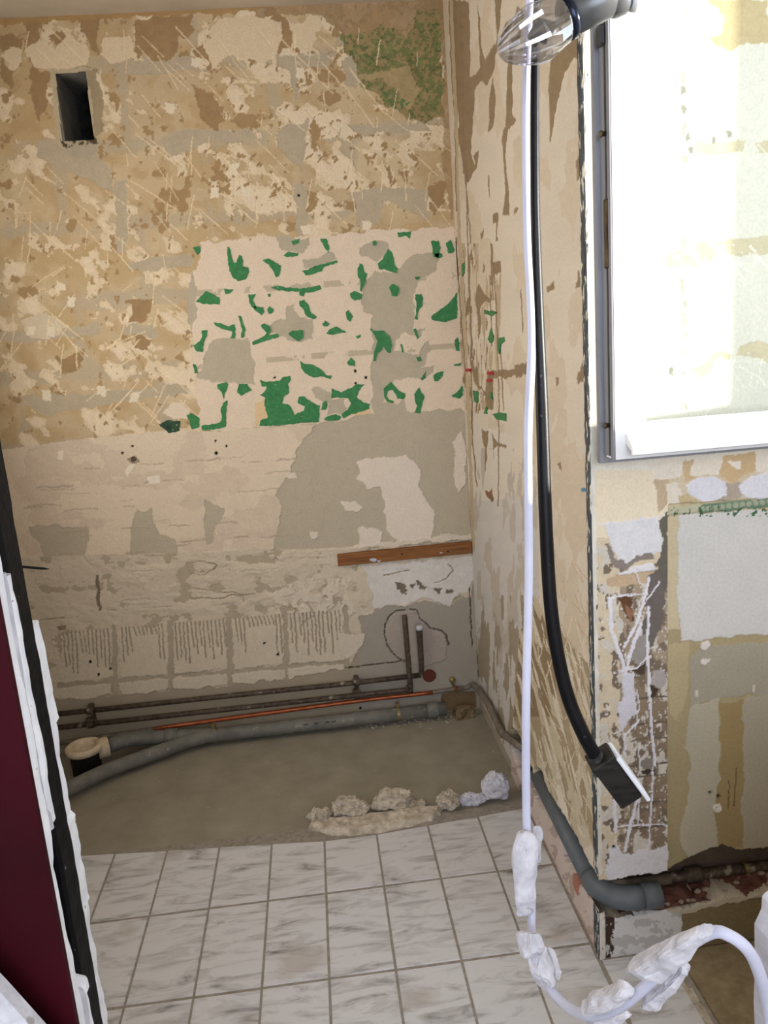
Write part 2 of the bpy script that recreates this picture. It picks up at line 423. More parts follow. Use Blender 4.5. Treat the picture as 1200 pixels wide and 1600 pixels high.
# ================================================================= BACK WALL
B = Relief(1, 0.0, -1, XL, 0.0, 570, 0.0, H, 850)
u, v = B.u, B.v
ALL = np.ones(u.shape, bool)
B.paint(ALL, TAN, 0.07, f=60)
def soft(n, lo, hi): return np.clip((n - lo) / (hi - lo), 0, 1)
def blend(Wl, wgt, c):
    Wl.col[:] = Wl.col * (1 - wgt[..., None]) + lin(c)[None, None, :] * wgt[..., None]
big = fbm(u / 130, v / 110, 4, 3)
blend(B, 0.8 * soft(fbm(u / 70, v / 60, 21), 0.48, 0.62), (194, 168, 126))
blend(B, 0.7 * soft(fbm(u / 55, v / 55, 22), 0.50, 0.66), (212, 192, 156))
blend(B, 0.6 * soft(fbm(u / 24, v / 24, 23), 0.52, 0.70), (186, 158, 118))
# diagonal scrape direction
du = (u * 0.78 + v * 0.62); dv = (-u * 0.62 + v * 0.78)
# block joints: smeared mortar courses
zc = B.z; xa = B.a
course = np.abs(((zc - 0.075 + 0.006 * (fbm(u / 60, v / 60, 8) - 0.5)) / 0.25) % 1.0 - 0.5) * 0.25
row = np.floor((zc - 0.075) / 0.25 + 0.5)
jx = np.abs(((xa + 0.25 * (row % 2) + 0.1) / 0.5) % 1.0 - 0.5) * 0.5
nj = fbm(u / 26, v / 26, 31)
jw = np.maximum(soft(0.030 - course + 0.05 * (nj - 0.5), 0.0, 0.012), soft(0.024 - jx + 0.05 * (nj - 0.5), 0.0, 0.012))
blend(B, 0.75 * jw * soft(fbm(u / 80, v / 80, 33), 0.34, 0.46), MORT)
B.h -= 0.0012 * jw
# flaking skim coat: angular cream islands over the tan ground, torn along the scrape direction
nz = fbm(du / 30, dv / 17, 9, 6) * 0.5 + fbm(u / 44, v / 40, 12, 6) * 0.5
dens = 0.545 - 0.085 * ((u > 310) & (v < 130) & (u < 480)) - 0.05 * ((u > 320) & (v > 120) & (v < 215) & (u < 560)) - 0.065 * ((u > 390) & (v > 195) & (v < 330)) - 0.03 * (v > 400) + 0.05 * ((u > 150) & (u < 310) & (v > 110) & (v < 320)) + 0.035 * (u < 150)
dens = dens + 0.02 * jw
cm = nz > dens
B.paint(cm, CREAM, 0.04, h=0.0012)
B.paint(nz > dens + 0.06, (230, 212, 184), 0.03, h=0.0014)
# pits in the skim, thin and slanted
pit = (fbm(du / 7, dv / 13, 17, 4) > 0.685) & (nz > dens - 0.03) & (u > 250) & (v < 345)
B.paint(pit, (166, 138, 100), 0.12, h=-0.0006)
B.paint((fbm(u / 9, v / 11, 18, 4) > 0.74) & (v < 690), (170, 142, 104), 0.1, h=-0.0006)
B.paint((fbm(u / 34, v / 34, 15, 6) > 0.70) & (v < 640), (170, 142, 104), 0.10, h=-0.0008)
for pts in ([(38, 28), (62, 32), (55, 75), (60, 110), (80, 112), (75, 150), (58, 198), (55, 170), (48, 110), (40, 70)],
            [(128, 24), (160, 22), (155, 55), (152, 86), (140, 70), (128, 50)], [(0, 50), (36, 60), (36, 78), (0, 76)], [(0, 90), (25, 112), (18, 140), (0, 125)],
            [(212, 30), (300, 22), (305, 50), (282, 60), (268, 90), (240, 102), (212, 75)],
            [(300, 80), (330, 50), (375, 42), (370, 62), (345, 75), (322, 102)], [(75, 58), (92, 46), (106, 60), (88, 73)],
            [(300, 130), (330, 150), (350, 190), (340, 204), (318, 185)], [(400, 25), (440, 24), (455, 45), (470, 92), (440, 75), (402, 55)],
            [(603, 255), (618, 272), (606, 286)], [(664, 294), (698, 288), (698, 312), (676, 330)], [(620, 262), (640, 268), (634, 284)],
            [(200, 470), (235, 462), (228, 500), (210, 505)], [(85, 560), (130, 550), (125, 575), (95, 580)], [(210, 520), (240, 528), (232, 546), (212, 545)]):
    B.paint(B.poly(pts, 7, 16), BROWN, 0.12, h=-0.001)
for pts in ([(345, 28), (395, 28), (440, 30), (435, 90), (400, 96), (350, 90), (330, 110), (318, 70)], [(40, 75), (60, 60), (90, 75), (110, 55), (140, 80), (138, 100), (90, 112), (55, 108)], [(0, 80), (34, 76), (36, 95), (22, 112), (5, 95)], [(160, 55), (205, 60), (220, 92), (170, 96), (155, 80)], [(455, 40), (500, 20), (502, 45), (480, 80), (457, 70)]):
    B.paint(B.poly(pts, 6, 18), CREAM, 0.05, h=0.0012)
B.paint(B.poly([(395, 8), (700, -8), (700, 55), (640, 62), (540, 55), (500, 22), (400, 26)], 4), BROWN, 0.16, alpha=0.85)
B.paint(B.poly([(-10, 22), (300, 12), (400, 8), (400, 18), (200, 28), (-10, 38)], 4), (176, 144, 100), 0.1)
for pts in ([(175, 100), (240, 94), (305, 88), (310, 110), (250, 118), (190, 112)], [(255, 215), (300, 200), (392, 204), (400, 216), (330, 222), (262, 246)],
            [(430, 90), (510, 84), (512, 105), (470, 108), (462, 160), (452, 112), (430, 105)], [(535, 92), (562, 90), (558, 142), (538, 130)], [(434, 200), (482, 188), (470, 262), (436, 232)],
            [(550, 298), (600, 292), (668, 294), (668, 350), (645, 332), (600, 310), (590, 350), (560, 352)], [(540, 195), (660, 190), (675, 205), (560, 210)],
            [(60, 220), (130, 225), (170, 260), (180, 300), (60, 245)], [(180, 280), (200, 280), (196, 395), (182, 395)], [(460, 290), (482, 290), (478, 372), (464, 372)],
            [(0, 520), (90, 512), (150, 505), (155, 520), (80, 530), (0, 535)], [(190, 508), (240, 508), (245, 525), (195, 524)], [(30, 620), (150, 612), (290, 600), (300, 612), (160, 632), (70, 650)], [(200, 408), (300, 400), (305, 420), (205, 422)]):
    B.paint(B.poly(pts, 4.5, 16), MORT, 0.08, h=-0.0012)
B.paint(B.poly([(30, 505), (60, 488), (100, 500), (95, 525), (50, 530)], 4), (214, 198, 172), 0.05)
# damp stain with green specks, top right
st = B.poly([(528, 50), (600, 44), (640, 60), (655, 18), (692, 16), (694, 182), (660, 188), (620, 176), (590, 152), (562, 128), (560, 95), (536, 80)], 7, 22)
B.paint(st, (160, 140, 100), 0.15)
B.paint(st & (fbm(u / 5, v / 5, 41, 3) + 0.35 * (big - 0.5) > 0.53), (126, 128, 84), 0.25)
B.paint(st & (fbm(u / 5, v / 5, 43, 3) > 0.68), (104, 114, 74), 0.2)
B.paint(B.poly([(560, 116), (600, 110), (640, 104), (655, 140), (640, 172), (625, 150), (600, 122), (562, 124)], 4), (182, 160, 120), 0.1, alpha=0.8)
B.paint(B.poly([(590, 140), (640, 160), (625, 175), (600, 160)], 3) & (fbm(u / 4, v / 4, 45, 3) > 0.5), (96, 124, 80), 0.2)
B.paint(B.poly([(685, 0), (712, 0), (716, 330), (704, 330), (690, 260), (694, 120)], 3), BROWN, 0.15, alpha=0.7)
# scratch marks of the scraper
rr = random.Random(5)
for k in range(250):
    x = rr.uniform(5, 690); y = rr.uniform(40, 640)
    if x > 300 and y > 350: continue
    if rr.random() < 0.62: a = rr.gauss(0.78, 0.10); l = rr.uniform(22, 85)
    else: a = rr.gauss(1.62, 0.12); l = rr.uniform(15, 55)
    if y > 400: a = rr.gauss(2.3, 0.3) if rr.random() < .5 else a
    if x < 120 and 90 < y < 240: continue
    B.paint(B.line([(x, y), (x + l * math.cos(a), y + l * math.sin(a))], rr.uniform(1.2, 2.0), 0.7), (236, 216, 180), 0.04, alpha=0.8, h=-0.0006)
for x, y in ((95, 192 + 255), (210, 620), (158, 610), (48, 515), (80, 518), (265, 168), (306, 96), (365, 262), (384, 300), (478, 358), (573, 352), (335, 300), (72, 617), (112, 470), (470, 113)):
    B.paint(B.poly([(x - 7, y - 7), (x + 8, y - 6), (x + 6, y + 9), (x - 6, y + 8)], 2.5, 8), (232, 218, 194), 0.03, h=0.001)
# --- zone behind the former tiles: cream skim with bare grey and green rests
G = [(312, 380), (400, 372), (520, 368), (560, 362), (640, 358), (712, 354), (735, 600), (740, 660), (580, 655), (490, 665), (400, 670), (340, 676), (300, 668), (312, 640), (302, 560), (300, 510), (308, 440)]
gz = B.poly(G, 4, 16)
B.paint(gz, (228, 210, 188), 0.04, h=0.0008)
B.paint(B.poly([(265, 632), (285, 627), (297, 640), (292, 655), (272, 654), (255, 645)], 3), CREAM2, 0.03, h=0.001)
tw = fbm(u / 26, v / 22, 51, 4)
B.paint(gz & (course < 0.010) & (fbm(u / 18, v / 18, 53) > 0.50), (196, 182, 158), 0.06, h=-0.0004)
for pts in (P(400, 400, 3, (520, 100), (560, 72), (640, 84), (672, 60), (700, 30), (745, -10), (860, -10), (840, 75), (760, 110), (745, 180), (742, 300), (730, 345), (800, 330), (760, 380), (690, 350), (660, 395), (640, 440), (690, 455), (750, 470), (800, 400), (830, 440), (780, 520), (840, 510), (840, 540), (790, 585), (700, 565), (640, 590), (590, 640), (600, 680), (650, 690), (690, 670), (705, 725), (740, 740), (860, 730), (960, 740), (950, 840), (560, 840), (540, 560), (550, 490), (560, 400), (530, 340), (545, 280), (500, 270), (500, 170)),
            P(400, 400, 3, (145, 235), (175, 225), (205, 290), (260, 300), (270, 390), (215, 400), (150, 390), (125, 370), (70, 365), (40, 325), (100, 300), (140, 300)),
            [(330, 530), (385, 527), (397, 560), (400, 600), (345, 594), (310, 592), (318, 560)], [(302, 420), (310, 450), (305, 500), (298, 520), (292, 470)],
            P(400, 400, 3, (265, 625), (300, 620), (345, 640), (350, 680), (330, 690), (280, 660)), P(400, 400, 3, (340, 680), (410, 665), (430, 700), (400, 740), (330, 745)),
            [(432, 370), (485, 372), (484, 385), (470, 395), (440, 392)], [(560, 385), (600, 375), (612, 392), (590, 410), (565, 400)],
            P(400, 400, 3, (310, 0), (360, -20), (380, 10), (330, 40), (230, 60), (225, 20))):
    B.paint(B.poly(pts, 4, 15), GREY, 0.07, h=-0.0010)
B.paint(B.poly(P(400, 400, 3, (0, 690), (45, 665), (60, 700), (55, 760), (20, 765), (0, 800)), 2), (226, 198, 156), 0.04)
B.paint(B.poly(P(400, 400, 3, (440, 740), (530, 715), (540, 775), (500, 770)), 2), (226, 198, 156), 0.04)
# --- lower zone
LOWP = [(-60, 712), (0, 703), (90, 691), (250, 673), (350, 674), (400, 669), (492, 663), (580, 651), (760, 640), (800, 1250), (-60, 1300)]
lz = B.poly(LOWP, 1.5, 20)
B.paint(lz, (224, 207, 184), 0.035, h=0.0014, f=50)
B.paint(lz & (fbm(u / 60, v / 34, 61) > 0.60), (216, 198, 176), 0.05)
B.h[lz] += 0.0060 * (fbm(u / 30, v / 17, 63, 4) - 0.5)[lz]
for pts in ([(43, 822), (60, 820), (135, 825), (138, 845), (132, 870), (150, 885), (158, 900), (145, 893), (128, 870), (95, 882), (94, 902), (68, 900), (64, 850), (46, 832)],
            [(210, 800), (235, 795), (240, 822), (252, 835), (275, 845), (278, 882), (200, 887), (182, 888), (204, 870)],
            [(318, 780), (350, 795), (345, 812), (335, 825), (333, 849), (322, 849), (320, 810)],
            [(490, 664), (580, 648), (720, 640), (745, 660), (745, 860), (690, 862), (560, 850), (525, 864), (425, 870), (440, 800), (432, 775), (450, 740), (466, 700)]):
    B.paint(B.poly(pts, 3.5, 14), GREY, 0.05, h=-0.0015)
for pts in (P(400, 400, 3, (470, 965), (520, 950), (660, 940), (705, 935), (740, 960), (772, 1010), (770, 1080), (800, 1150), (830, 1190), (840, 1270), (810, 1340), (700, 1350), (640, 1320), (610, 1290), (605, 1180), (580, 1085), (520, 1088), (475, 1050), (492, 1010)),
            P(400, 800, 3, (480, 80), (540, 65), (590, 90), (592, 160), (490, 166)), P(400, 400, 3, (920, 880), (965, 820), (990, 900), (985, 1060), (950, 1120), (925, 1030), (930, 930)),
            P(400, 400, 3, (390, 1150), (470, 1150), (500, 1190), (470, 1205), (420, 1195)), P(400, 400, 3, (130, 1015), (180, 1010), (190, 1040), (150, 1050)), P(400, 800, 3, (250, 95), (285, 92), (285, 130), (255, 130))):
    B.paint(B.poly(pts, 3.5, 14), (226, 212, 196), 0.03, h=0.0014)
B.paint(B.line([(428, 869), (470, 866), (530, 862), (600, 852), (745, 836)], 9, 3), (218, 205, 186), 0.05, h=0.004)
for k in range(46):
    x = rr.uniform(10, 440); y = rr.choice((742, 770, 800, 838, 866, 905, 935, 960)) - 0.06 * x + rr.gauss(0, 4); l = rr.uniform(15, 70)
    B.paint(B.line([(x, y), (x + l * .5, y - .03 * l), (x + l, y - .06 * l)], rr.uniform(1.2, 2.4), 1.8, 9), (186, 168, 146), 0.05, alpha=0.7, h=-0.0008)
# rough plaster below the batten height
rough = lz & (v > 872 - 0.03 * u)
rp = fbm(u / 24, v / 15, 71, 5)
B.paint(rough, (210, 196, 175), 0.05, f=30)
B.h[rough] += 0.013 * (rp - 0.5)[rough]
B.paint(rough & (rp < 0.36), (182, 168, 146), 0.06, h=-0.001)
B.paint(B.poly([(425, 930), (470, 900), (540, 905), (555, 960), (500, 985), (440, 1000)], 6) & (fbm(u / 9, v / 9, 73) > 0.45), (218, 205, 186), 0.05, h=0.005)
# rows of adhesive left by the wall tiles, with comb ridges
def rowy(x, y0): return y0 - 0.080 * (x - 95)
sq = [(95, 172), (186, 260), (270, 352), (364, 440), (450, 535)]
for i, (x0, x1) in enumerate(sq):
    t0, t1 = rowy(x0, 992), rowy(x1, 992)
    body = B.poly([(x0, t0), (x1, t1), (x1 + 3, t1 + 72), (x0 + 3, t0 + 76)], 2.2, 10)
    B.paint(body, (213, 200, 179), 0.04, h=0.0030)
    nl = int((x1 - x0) / 6.3)
    for k in range(nl):
        x = x0 + 4 + k * 6.3; y = rowy(x, 992) - 4
        if i in (1, 3) and 2 < k < nl - 2: ln = 14
        else: ln = rr.uniform(32, 66)
        B.paint(B.line([(x, y), (x + 4, y + ln)], 2.3, 1.0), (166, 152, 132), 0.08, h=0.0002)
    B.paint(B.poly([(x0, t0 + 82), (x1, t1 + 78), (x1 + 2, t1 + 98), (x0 + 4, t0 + 106)], 3, 12), (212, 200, 180), 0.05, h=0.003)
    B.paint(B.line([(x1 + 6, t1 - 6), (x1 + 9, t1 + 104)], 9, 2.5), (178, 165, 144), 0.06, h=0.0003)
B.paint(B.line([(90, 1071), (260, 1057), (440, 1042), (545, 1033)], 6, 2.5), (178, 165, 144), 0.06, h=0.0002)
# bare base band and the repaired corner
base = B.poly([(60, 1098), (180, 1086), (362, 1070), (442, 1062), (546, 1042), (556, 1030), (566, 990), (562, 965), (600, 948), (640, 946), (670, 938), (700, 946), (732, 932), (742, 904), (800, 900), (800, 1260), (60, 1300)], 3.5, 14)
B.paint(base, (170, 158, 138), 0.06, h=0.0, f=26)
B.paint(base & (u > 560), (166, 158, 146), 0.06, f=22)
wp = B.poly([(566, 884), (640, 880), (745, 868), (742, 905), (700, 944), (668, 934), (640, 942), (600, 948), (585, 952), (578, 925)], 5, 14)
B.paint(wp, (218, 212, 205), 0.05, h=0.004); B.h[wp] += 0.005 * (fbm(u / 14, v / 10, 75) - 0.5)[wp]
for x, y, r in ((626, 916, 8), (632, 924, 6), (654, 912, 5), (660, 918, 5), (644, 916, 4), (684, 922, 6), (702, 924, 5)):
    B.paint(B.poly([(x - r, y - r * .8), (x + r, y - r * .4), (x + r * .6, y + r), (x - r * .5, y + r * .7)], 2.5, 7), (132, 118, 100), 0.1, h=-0.004)
B.paint(B.poly([(530, 990), (570, 990), (568, 1005), (556, 1018), (540, 1032), (530, 1020)], 2.5), (214, 202, 184), 0.04, h=0.004)
pk = B.poly([(604, 985), (612, 962), (640, 955), (660, 965), (700, 990), (698, 1030), (660, 1040), (628, 1034), (608, 1012)], 3)
B.paint(pk, (172, 160, 150), 0.05, h=0.003)
CR = (92, 82, 72)
for pl in ([(632, 953), (618, 955), (608, 964), (602, 975), (601, 990), (605, 1006), (614, 1022), (632, 1034)], [(640, 952), (652, 954), (656, 966), (668, 975), (672, 981), (690, 985), (697, 993), (701, 1008)], [(540, 1044), (570, 1040), (600, 1036), (632, 1032)], [(740, 860), (745, 960), (748, 1060)], [(733, 920), (738, 1010)]):
    B.paint(B.line(pl, 2.2, 1.2), CR, 0.1, h=-0.002)
for pl in ([(100, 965), (65, 968)], [(300, 936), (350, 932), (400, 928)], [(152, 910), (154, 950)], [(480, 940), (492, 960), (470, 978)], [(290, 880), (320, 876), (340, 884), (320, 900), (296, 896), (290, 880)], [(300, 918), (390, 930)], [(600, 898), (640, 890)], [(225, 870), (260, 866), (275, 875)], [(700, 880), (708, 890), (700, 905), (680, 910)]):
    B.paint(B.line(pl, 1.8, 2.0, 14), (172, 156, 134), 0.1, h=-0.001)
B.paint(B.line([(152, 900), (155, 952)], 5, 2), (128, 116, 100), 0.1, h=-0.003)
B.paint(B.poly([(88, 978), (104, 976), (102, 984), (90, 984)], 2), (150, 132, 108), 0.1)
for x, y, r in ((207, 697, 1.8), (191, 708, 2), (209, 718, 4), (337, 689, 1.8), (354, 697, 1.8), (338, 708, 2.6), (429, 590, 2), (413, 600, 1.8), (555, 580, 2.2), (556, 599, 2), (572, 590, 2.2), (141, 1034, 2.2), (154, 1054, 2.2), (172, 1045, 2), (413, 1005, 2), (434, 1023, 2), (467, 305, 2), (563, 1107, 2)):
    B.paint(B.dot(x, y, r), (36, 28, 24), 0.1, h=-0.006)
B.paint(B.poly([(198, 716), (212, 712), (220, 720), (206, 724)], 2), (120, 104, 84), 0.1, alpha=0.7)
for pts in ([(195, 735), (205, 722), (210, 725), (198, 746)], [(90, 705), (99, 704), (99, 718), (92, 718)], [(228, 745), (250, 742), (250, 755), (232, 754)]):
    B.paint(B.poly(pts, 1.5), (236, 224, 206), 0.02, h=0.002)
# dark broken corner by the drain, bottom right
B.paint(B.poly([(690, 1085), (712, 1078), (742, 1082), (748, 1125), (690, 1125)], 3), (128, 106, 78), 0.15, h=-0.004)
# vent niche: cut out
vent = inside(u, v, [(88, 116), (133, 113), (147, 218), (98, 220)])
ring = B.poly([(80, 108), (142, 104), (156, 222), (145, 232), (98, 232), (90, 222)], 4)
B.paint(ring, (192, 178, 150), 0.10, h=0.002)
B.paint(B.poly([(134, 110), (152, 105), (160, 150), (160, 205), (148, 215), (142, 160)], 4), (166, 150, 122), 0.12, h=0.001)
B.paint(B.poly([(98, 222), (146, 218), (152, 236), (140, 248), (112, 246)], 4), (180, 168, 146), 0.06)
B.paint(B.poly([(94, 216), (150, 212), (152, 224), (140, 224), (128, 226), (98, 232)], 3) & (fbm(u / 4, v / 4, 77) > 0.52), (90, 78, 62), 0.1)
B.keep[vent] = False
wall_back = B.build('wall_back')
# vent duct behind the hole
vb = [hit(88, 116, 1, 0), hit(133, 113, 1, 0), hit(147, 218, 1, 0), hit(98, 220, 1, 0)]
vx0, vx1 = vb[0].x - 0.004, vb[2].x + 0.004; vz0, vz1 = vb[3].z - 0.004, vb[0].z + 0.004
bm = bmesh.new()
for lo, hi in (((vx0 - .01, 0.0015, vz0 - .01), (vx0, .24, vz1 + .01)), ((vx1, 0.0015, vz0 - .01), (vx1 + .01, .24, vz1 + .01)), ((vx0, 0.0015, vz1), (vx1, .24, vz1 + .01)), ((vx0, 0.0015, vz0 - .01), (vx1, .24, vz0)), ):
    add_box(bm, lo, hi)
obj('duct_back', box((vx0 - .01, .24, vz0 - .01), (vx1 + .01, .25, vz1 + .01)), 'duct_shade', wall_back)  # back coloured as deep shade, sides lighter like the lit inner face
o = obj('vent_duct', bm, 'duct', wall_back); o['label'] = 'dark rectangular vent opening cut into the stripped wall'

# --- green paint rests: each flake its own thin piece on the wall
FL = [P(400, 400, 3, *p) for p in (
    [(30, 20), (60, 12), (100, 35), (118, 45), (112, 85), (95, 100), (80, 70), (60, 40)],
    [(215, 70), (245, 65), (280, 45), (330, 35), (380, 20), (382, 32), (320, 50), (310, 70), (270, 85), (235, 92)],
    [(475, 70), (485, 35), (500, 40), (508, 75), (522, 85), (515, 120), (495, 168), (485, 160), (490, 120), (478, 100)],
    [(570, 35), (595, 15), (605, -10), (620, -35), (640, -10), (650, 40), (665, 60), (660, 82), (635, 75), (600, 60), (575, 62)],
    [(70, 150), (100, 140), (150, 148), (190, 150), (205, 155), (300, 138), (308, 155), (270, 170), (230, 172), (225, 190), (205, 185), (203, 165), (140, 165), (100, 160)],
    [(203, 210), (225, 203), (250, 240), (255, 260), (285, 290), (270, 297), (235, 280), (225, 255), (205, 235)],
    [(-12, 240), (0, 235), (35, 240), (40, 262), (25, 278), (5, 262), (-10, 252)],
    [(52, 250), (65, 235), (85, 250), (80, 265), (60, 272)],
    [(440, 175), (460, 165), (500, 180), (498, 200), (465, 210), (445, 195)],
    [(420, 262), (435, 252), (445, 270), (455, 285), (440, 310), (425, 295)],
    [(625, 145), (640, 130), (668, 145), (670, 170), (660, 190), (635, 185)],
    [(745, 180), (775, 178), (785, 200), (776, 240), (762, 260), (758, 300), (744, 295), (752, 240)],
    [(820, 285), (850, 260), (900, 225), (930, 190), (942, 170), (943, 290), (890, 310), (850, 305), (825, 300)],
    [(310, 318), (325, 303), (345, 318), (335, 330), (318, 330)],
    [(328, 362), (350, 340), (375, 330), (400, 345), (425, 358), (395, 362), (350, 370)],
    [(150, 365), (170, 350), (220, 347), (220, 385), (198, 402), (175, 385)],
    [(22, 325), (40, 315), (65, 330), (70, 355), (60, 370), (105, 365), (108, 380), (70, 390), (30, 405), (-15, 418), (-18, 405), (30, 380), (50, 360), (30, 340)],
    [(532, 340), (560, 352), (600, 350), (625, 375), (638, 420), (630, 455), (615, 450), (600, 420), (585, 445), (570, 455), (562, 492), (548, 492), (552, 460), (570, 400), (555, 370)],
    [(205, 490), (225, 505), (270, 510), (310, 535), (330, 558), (355, 560), (350, 578), (310, 565), (270, 570), (230, 550), (212, 525)],
    [(425, 500), (445, 475), (465, 495), (465, 518), (435, 512)],
    [(18, 650), (40, 635), (50, 610), (25, 610), (20, 580), (45, 590), (110, 585), (125, 568), (160, 562), (165, 580), (150, 600), (155, 640), (130, 660), (122, 690), (150, 695), (165, 710), (180, 745), (225, 725), (230, 705), (195, 690), (200, 660), (230, 660), (260, 685), (300, 700), (295, 778), (200, 785), (100, 795), (15, 795), (20, 770), (55, 760), (40, 700), (45, 665)],
    [(355, 620), (400, 640), (440, 620), (480, 600), (510, 600), (480, 635), (470, 660), (500, 685), (535, 695), (530, 715), (490, 730), (440, 745), (410, 760), (400, 740), (430, 720), (445, 690), (430, 665), (380, 662), (352, 665)],
    [(315, 765), (340, 750), (375, 740), (400, 755), (390, 770), (340, 772)],
    [(598, 620), (635, 590), (655, 615), (675, 635), (700, 645), (695, 670), (662, 670), (656, 650), (640, 628), (618, 635), (613, 655), (624, 674), (645, 680), (645, 690), (612, 680), (600, 650)],
    [(740, 650), (765, 615), (775, 640), (790, 660), (780, 690), (770, 735), (740, 735), (755, 700), (745, 680)],
    [(830, 560), (850, 545), (880, 540), (875, 560), (855, 585), (835, 585)],
    [(915, 655), (940, 640), (965, 605), (970, 650), (955, 668), (925, 662)],
    [(310, 690), (330, 675), (335, 700), (325, 722), (305, 722)],
    [(932, 395), (945, 380), (955, 410), (955, 445), (935, 440)],
    [(745, 98), (770, 98), (760, 112), (748, 108)],
    [(835, -12), (870, -12), (875, 2), (850, 12)],
    [(468, 375), (492, 368), (490, 380), (475, 388)],
    [(750, 475), (770, 470), (775, 490), (760, 495)],
    [(925, 510), (960, 500), (960, 512), (930, 515)],
    [(770, 575), (795, 540), (795, 570), (780, 585)],
    [(55, 178), (68, 176), (68, 190), (57, 192)], [(735, 345), (748, 338), (765, 380), (755, 392), (748, 370)], [(675, 415), (683, 412), (692, 450), (684, 452)])]
FL += [P(0, 400, 3, *p) for p in (
    [(1066, -45), (1080, -30), (1086, 0), (1095, 32), (1110, 30), (1120, -5), (1135, 0), (1140, 50), (1165, 55), (1168, 75), (1150, 110), (1115, 118), (1090, 100), (1075, 70), (1068, 20)],
    [(918, 215), (945, 185), (970, 165), (1000, 180), (1030, 195), (1030, 228), (960, 225)],
    [(1050, 155), (1095, 158), (1080, 175), (1055, 180)],
    [(1165, 180), (1200, 178), (1185, 205), (1203, 245), (1178, 238), (1168, 210)],
    [(1000, 312), (1030, 315), (1070, 330), (1100, 320), (1105, 345), (1100, 385), (1080, 385), (1090, 355), (1050, 345), (1010, 325)],
    [(1115, 280), (1130, 282), (1150, 340), (1145, 380), (1130, 385), (1135, 340)],
    [(945, 350), (975, 350), (970, 375), (960, 395), (950, 450), (920, 445), (905, 420), (935, 400), (948, 380)],
    [(905, 505), (920, 510), (930, 550), (912, 548)],
    [(1020, 600), (1060, 590), (1070, 600), (1055, 640), (1050, 670), (1040, 640), (1020, 620)],
    [(1120, 600), (1160, 600), (1180, 630), (1130, 655), (1112, 640)],
    [(1045, 690), (1065, 675), (1058, 800), (1000, 815), (950, 815), (945, 795), (985, 790), (1030, 780), (1040, 760), (1035, 720)],
    [(875, 745), (905, 738), (935, 760), (935, 800), (900, 812), (890, 780)])]
FL += [P(400, 0, 3, *p) for p in ([(820, 1130), (855, 1128), (865, 1160), (855, 1205), (832, 1205)], [(890, 1140), (910, 1125), (930, 1170), (920, 1187), (900, 1185)], [(300, 1120), (330, 1120), (345, 1165), (340, 1187), (320, 1160)], [(165, 1130), (205, 1118), (200, 1140), (175, 1150)], [(128, 1198), (150, 1180), (200, 1185), (195, 1200), (140, 1205)], [(662, 1090), (725, 1085), (722, 1120), (705, 1105), (685, 1110), (668, 1112)], [(545, 1130), (562, 1128), (566, 1150), (550, 1152)])]
FL += [P(0, 0, 3, *p) for p in ([(905, 1160), (935, 1155), (940, 1180), (925, 1195)],)]
FL_DARK = [P(0, 400, 3, (745, 790), (780, 770), (845, 775), (840, 820), (790, 830), (770, 810))]
def flake(pts, ax, val, sgn, mat, par, thick=0.0030, seed=0, amp=1.0, name='paint_flake'):
    rr = random.Random(seed); out = []
    n = len(pts)
    for i in range(n):
        (x0, y0), (x1, y1) = pts[i], pts[(i + 1) % n]
        L = math.hypot(x1 - x0, y1 - y0); k = max(1, int(L / 3.2))
        for j in range(k):
            t = j / k; q = amp if j else 0.3 * amp
            out.append((x0 + (x1 - x0) * t + rr.uniform(-.9, .9) * q, y0 + (y1 - y0) * t + rr.uniform(-.9, .9) * q))
    bm = bmesh.new()
    top = []
    for x, y in out:
        p = hit(x, y, ax, val); p[ax] += sgn * thick; top.append(bm.verts.new(p))
    bot = []
    for w in top:
        p = w.co.copy(); p[ax] = val - sgn * 0.001; bot.append(bm.verts.new(p))
    m = len(top)
    from mathutils.geometry import tessellate_polygon
    for tri in tessellate_polygon([[Vector((w.co[1 - ax], w.co.z, 0)) for w in top]]):
        try: bm.faces.new([top[k] for k in tri])
        except ValueError: pass
    for i in range(m): bm.faces.new((top[i], bot[i], bot[(i + 1) % m], top[(i + 1) % m]))
    bmesh.ops.recalc_face_normals(bm, faces=bm.faces)
    return obj(name, bm, mat, par)
for i, p in enumerate(FL): flake(p, 1, 0.0, -1, 'green', wall_back, seed=i)
MAT['darkgreen'] = noise_mat('stained_green_paint', (34, 50, 40), (50, 92, 62), 40, 0.6, c3=(190, 190, 170), s3=90, t3=0.66)
for i, p in enumerate(FL_DARK): flake(p, 1, 0.0, -1, 'darkgreen', wall_back, seed=90 + i)

# ================================================================= RIGHT SIDE WALL OF THE NICHE (X = 0)
R = Relief(0, 0.0, -1, Y1, 0.0, 340, 0.0, H, 950)
u, v = R.u, R.v
ALL = np.ones(u.shape, bool)
DR, DV = (1.4, 5.0), (0.9, 4.0)
R.paint(ALL, (220, 209, 194), 0.05, f=40)
R.paint((fbm(u / 22, v / 80, 101) > 0.56), (214, 200, 180), 0.05, h=0.0006)
low = R.poly([(690, 655), (800, 690), (800, 800), (760, 1000), (690, 1000)], (2, 6))
R.paint((v > 655 + 0.35 * (u - 725)) & (u < 800), (220, 212, 200), 0.04)
R.paint((v > 780 + 20 * (fbm(u / 10, v / 30, 103) - 0.5)) & (u < 842), (208, 204, 200), 0.05)
R.paint((v > 700) & (u < 842) & (fbm(u / 8, v / 50, 105) > 0.58), (194, 186, 176), 0.05, h=-0.0006)
R.paint((v > 930) & (u < 842) & (fbm(u / 6, v / 46, 107) > 0.56 - 0.0003 * (v - 930)), (164, 152, 134), 0.08, h=-0.001)
R.paint((v > 380) & (v < 640) & (u < 785) & (fbm(u / 5, v / 50, 109) > 0.60), (190, 172, 146), 0.08, h=-0.0006)
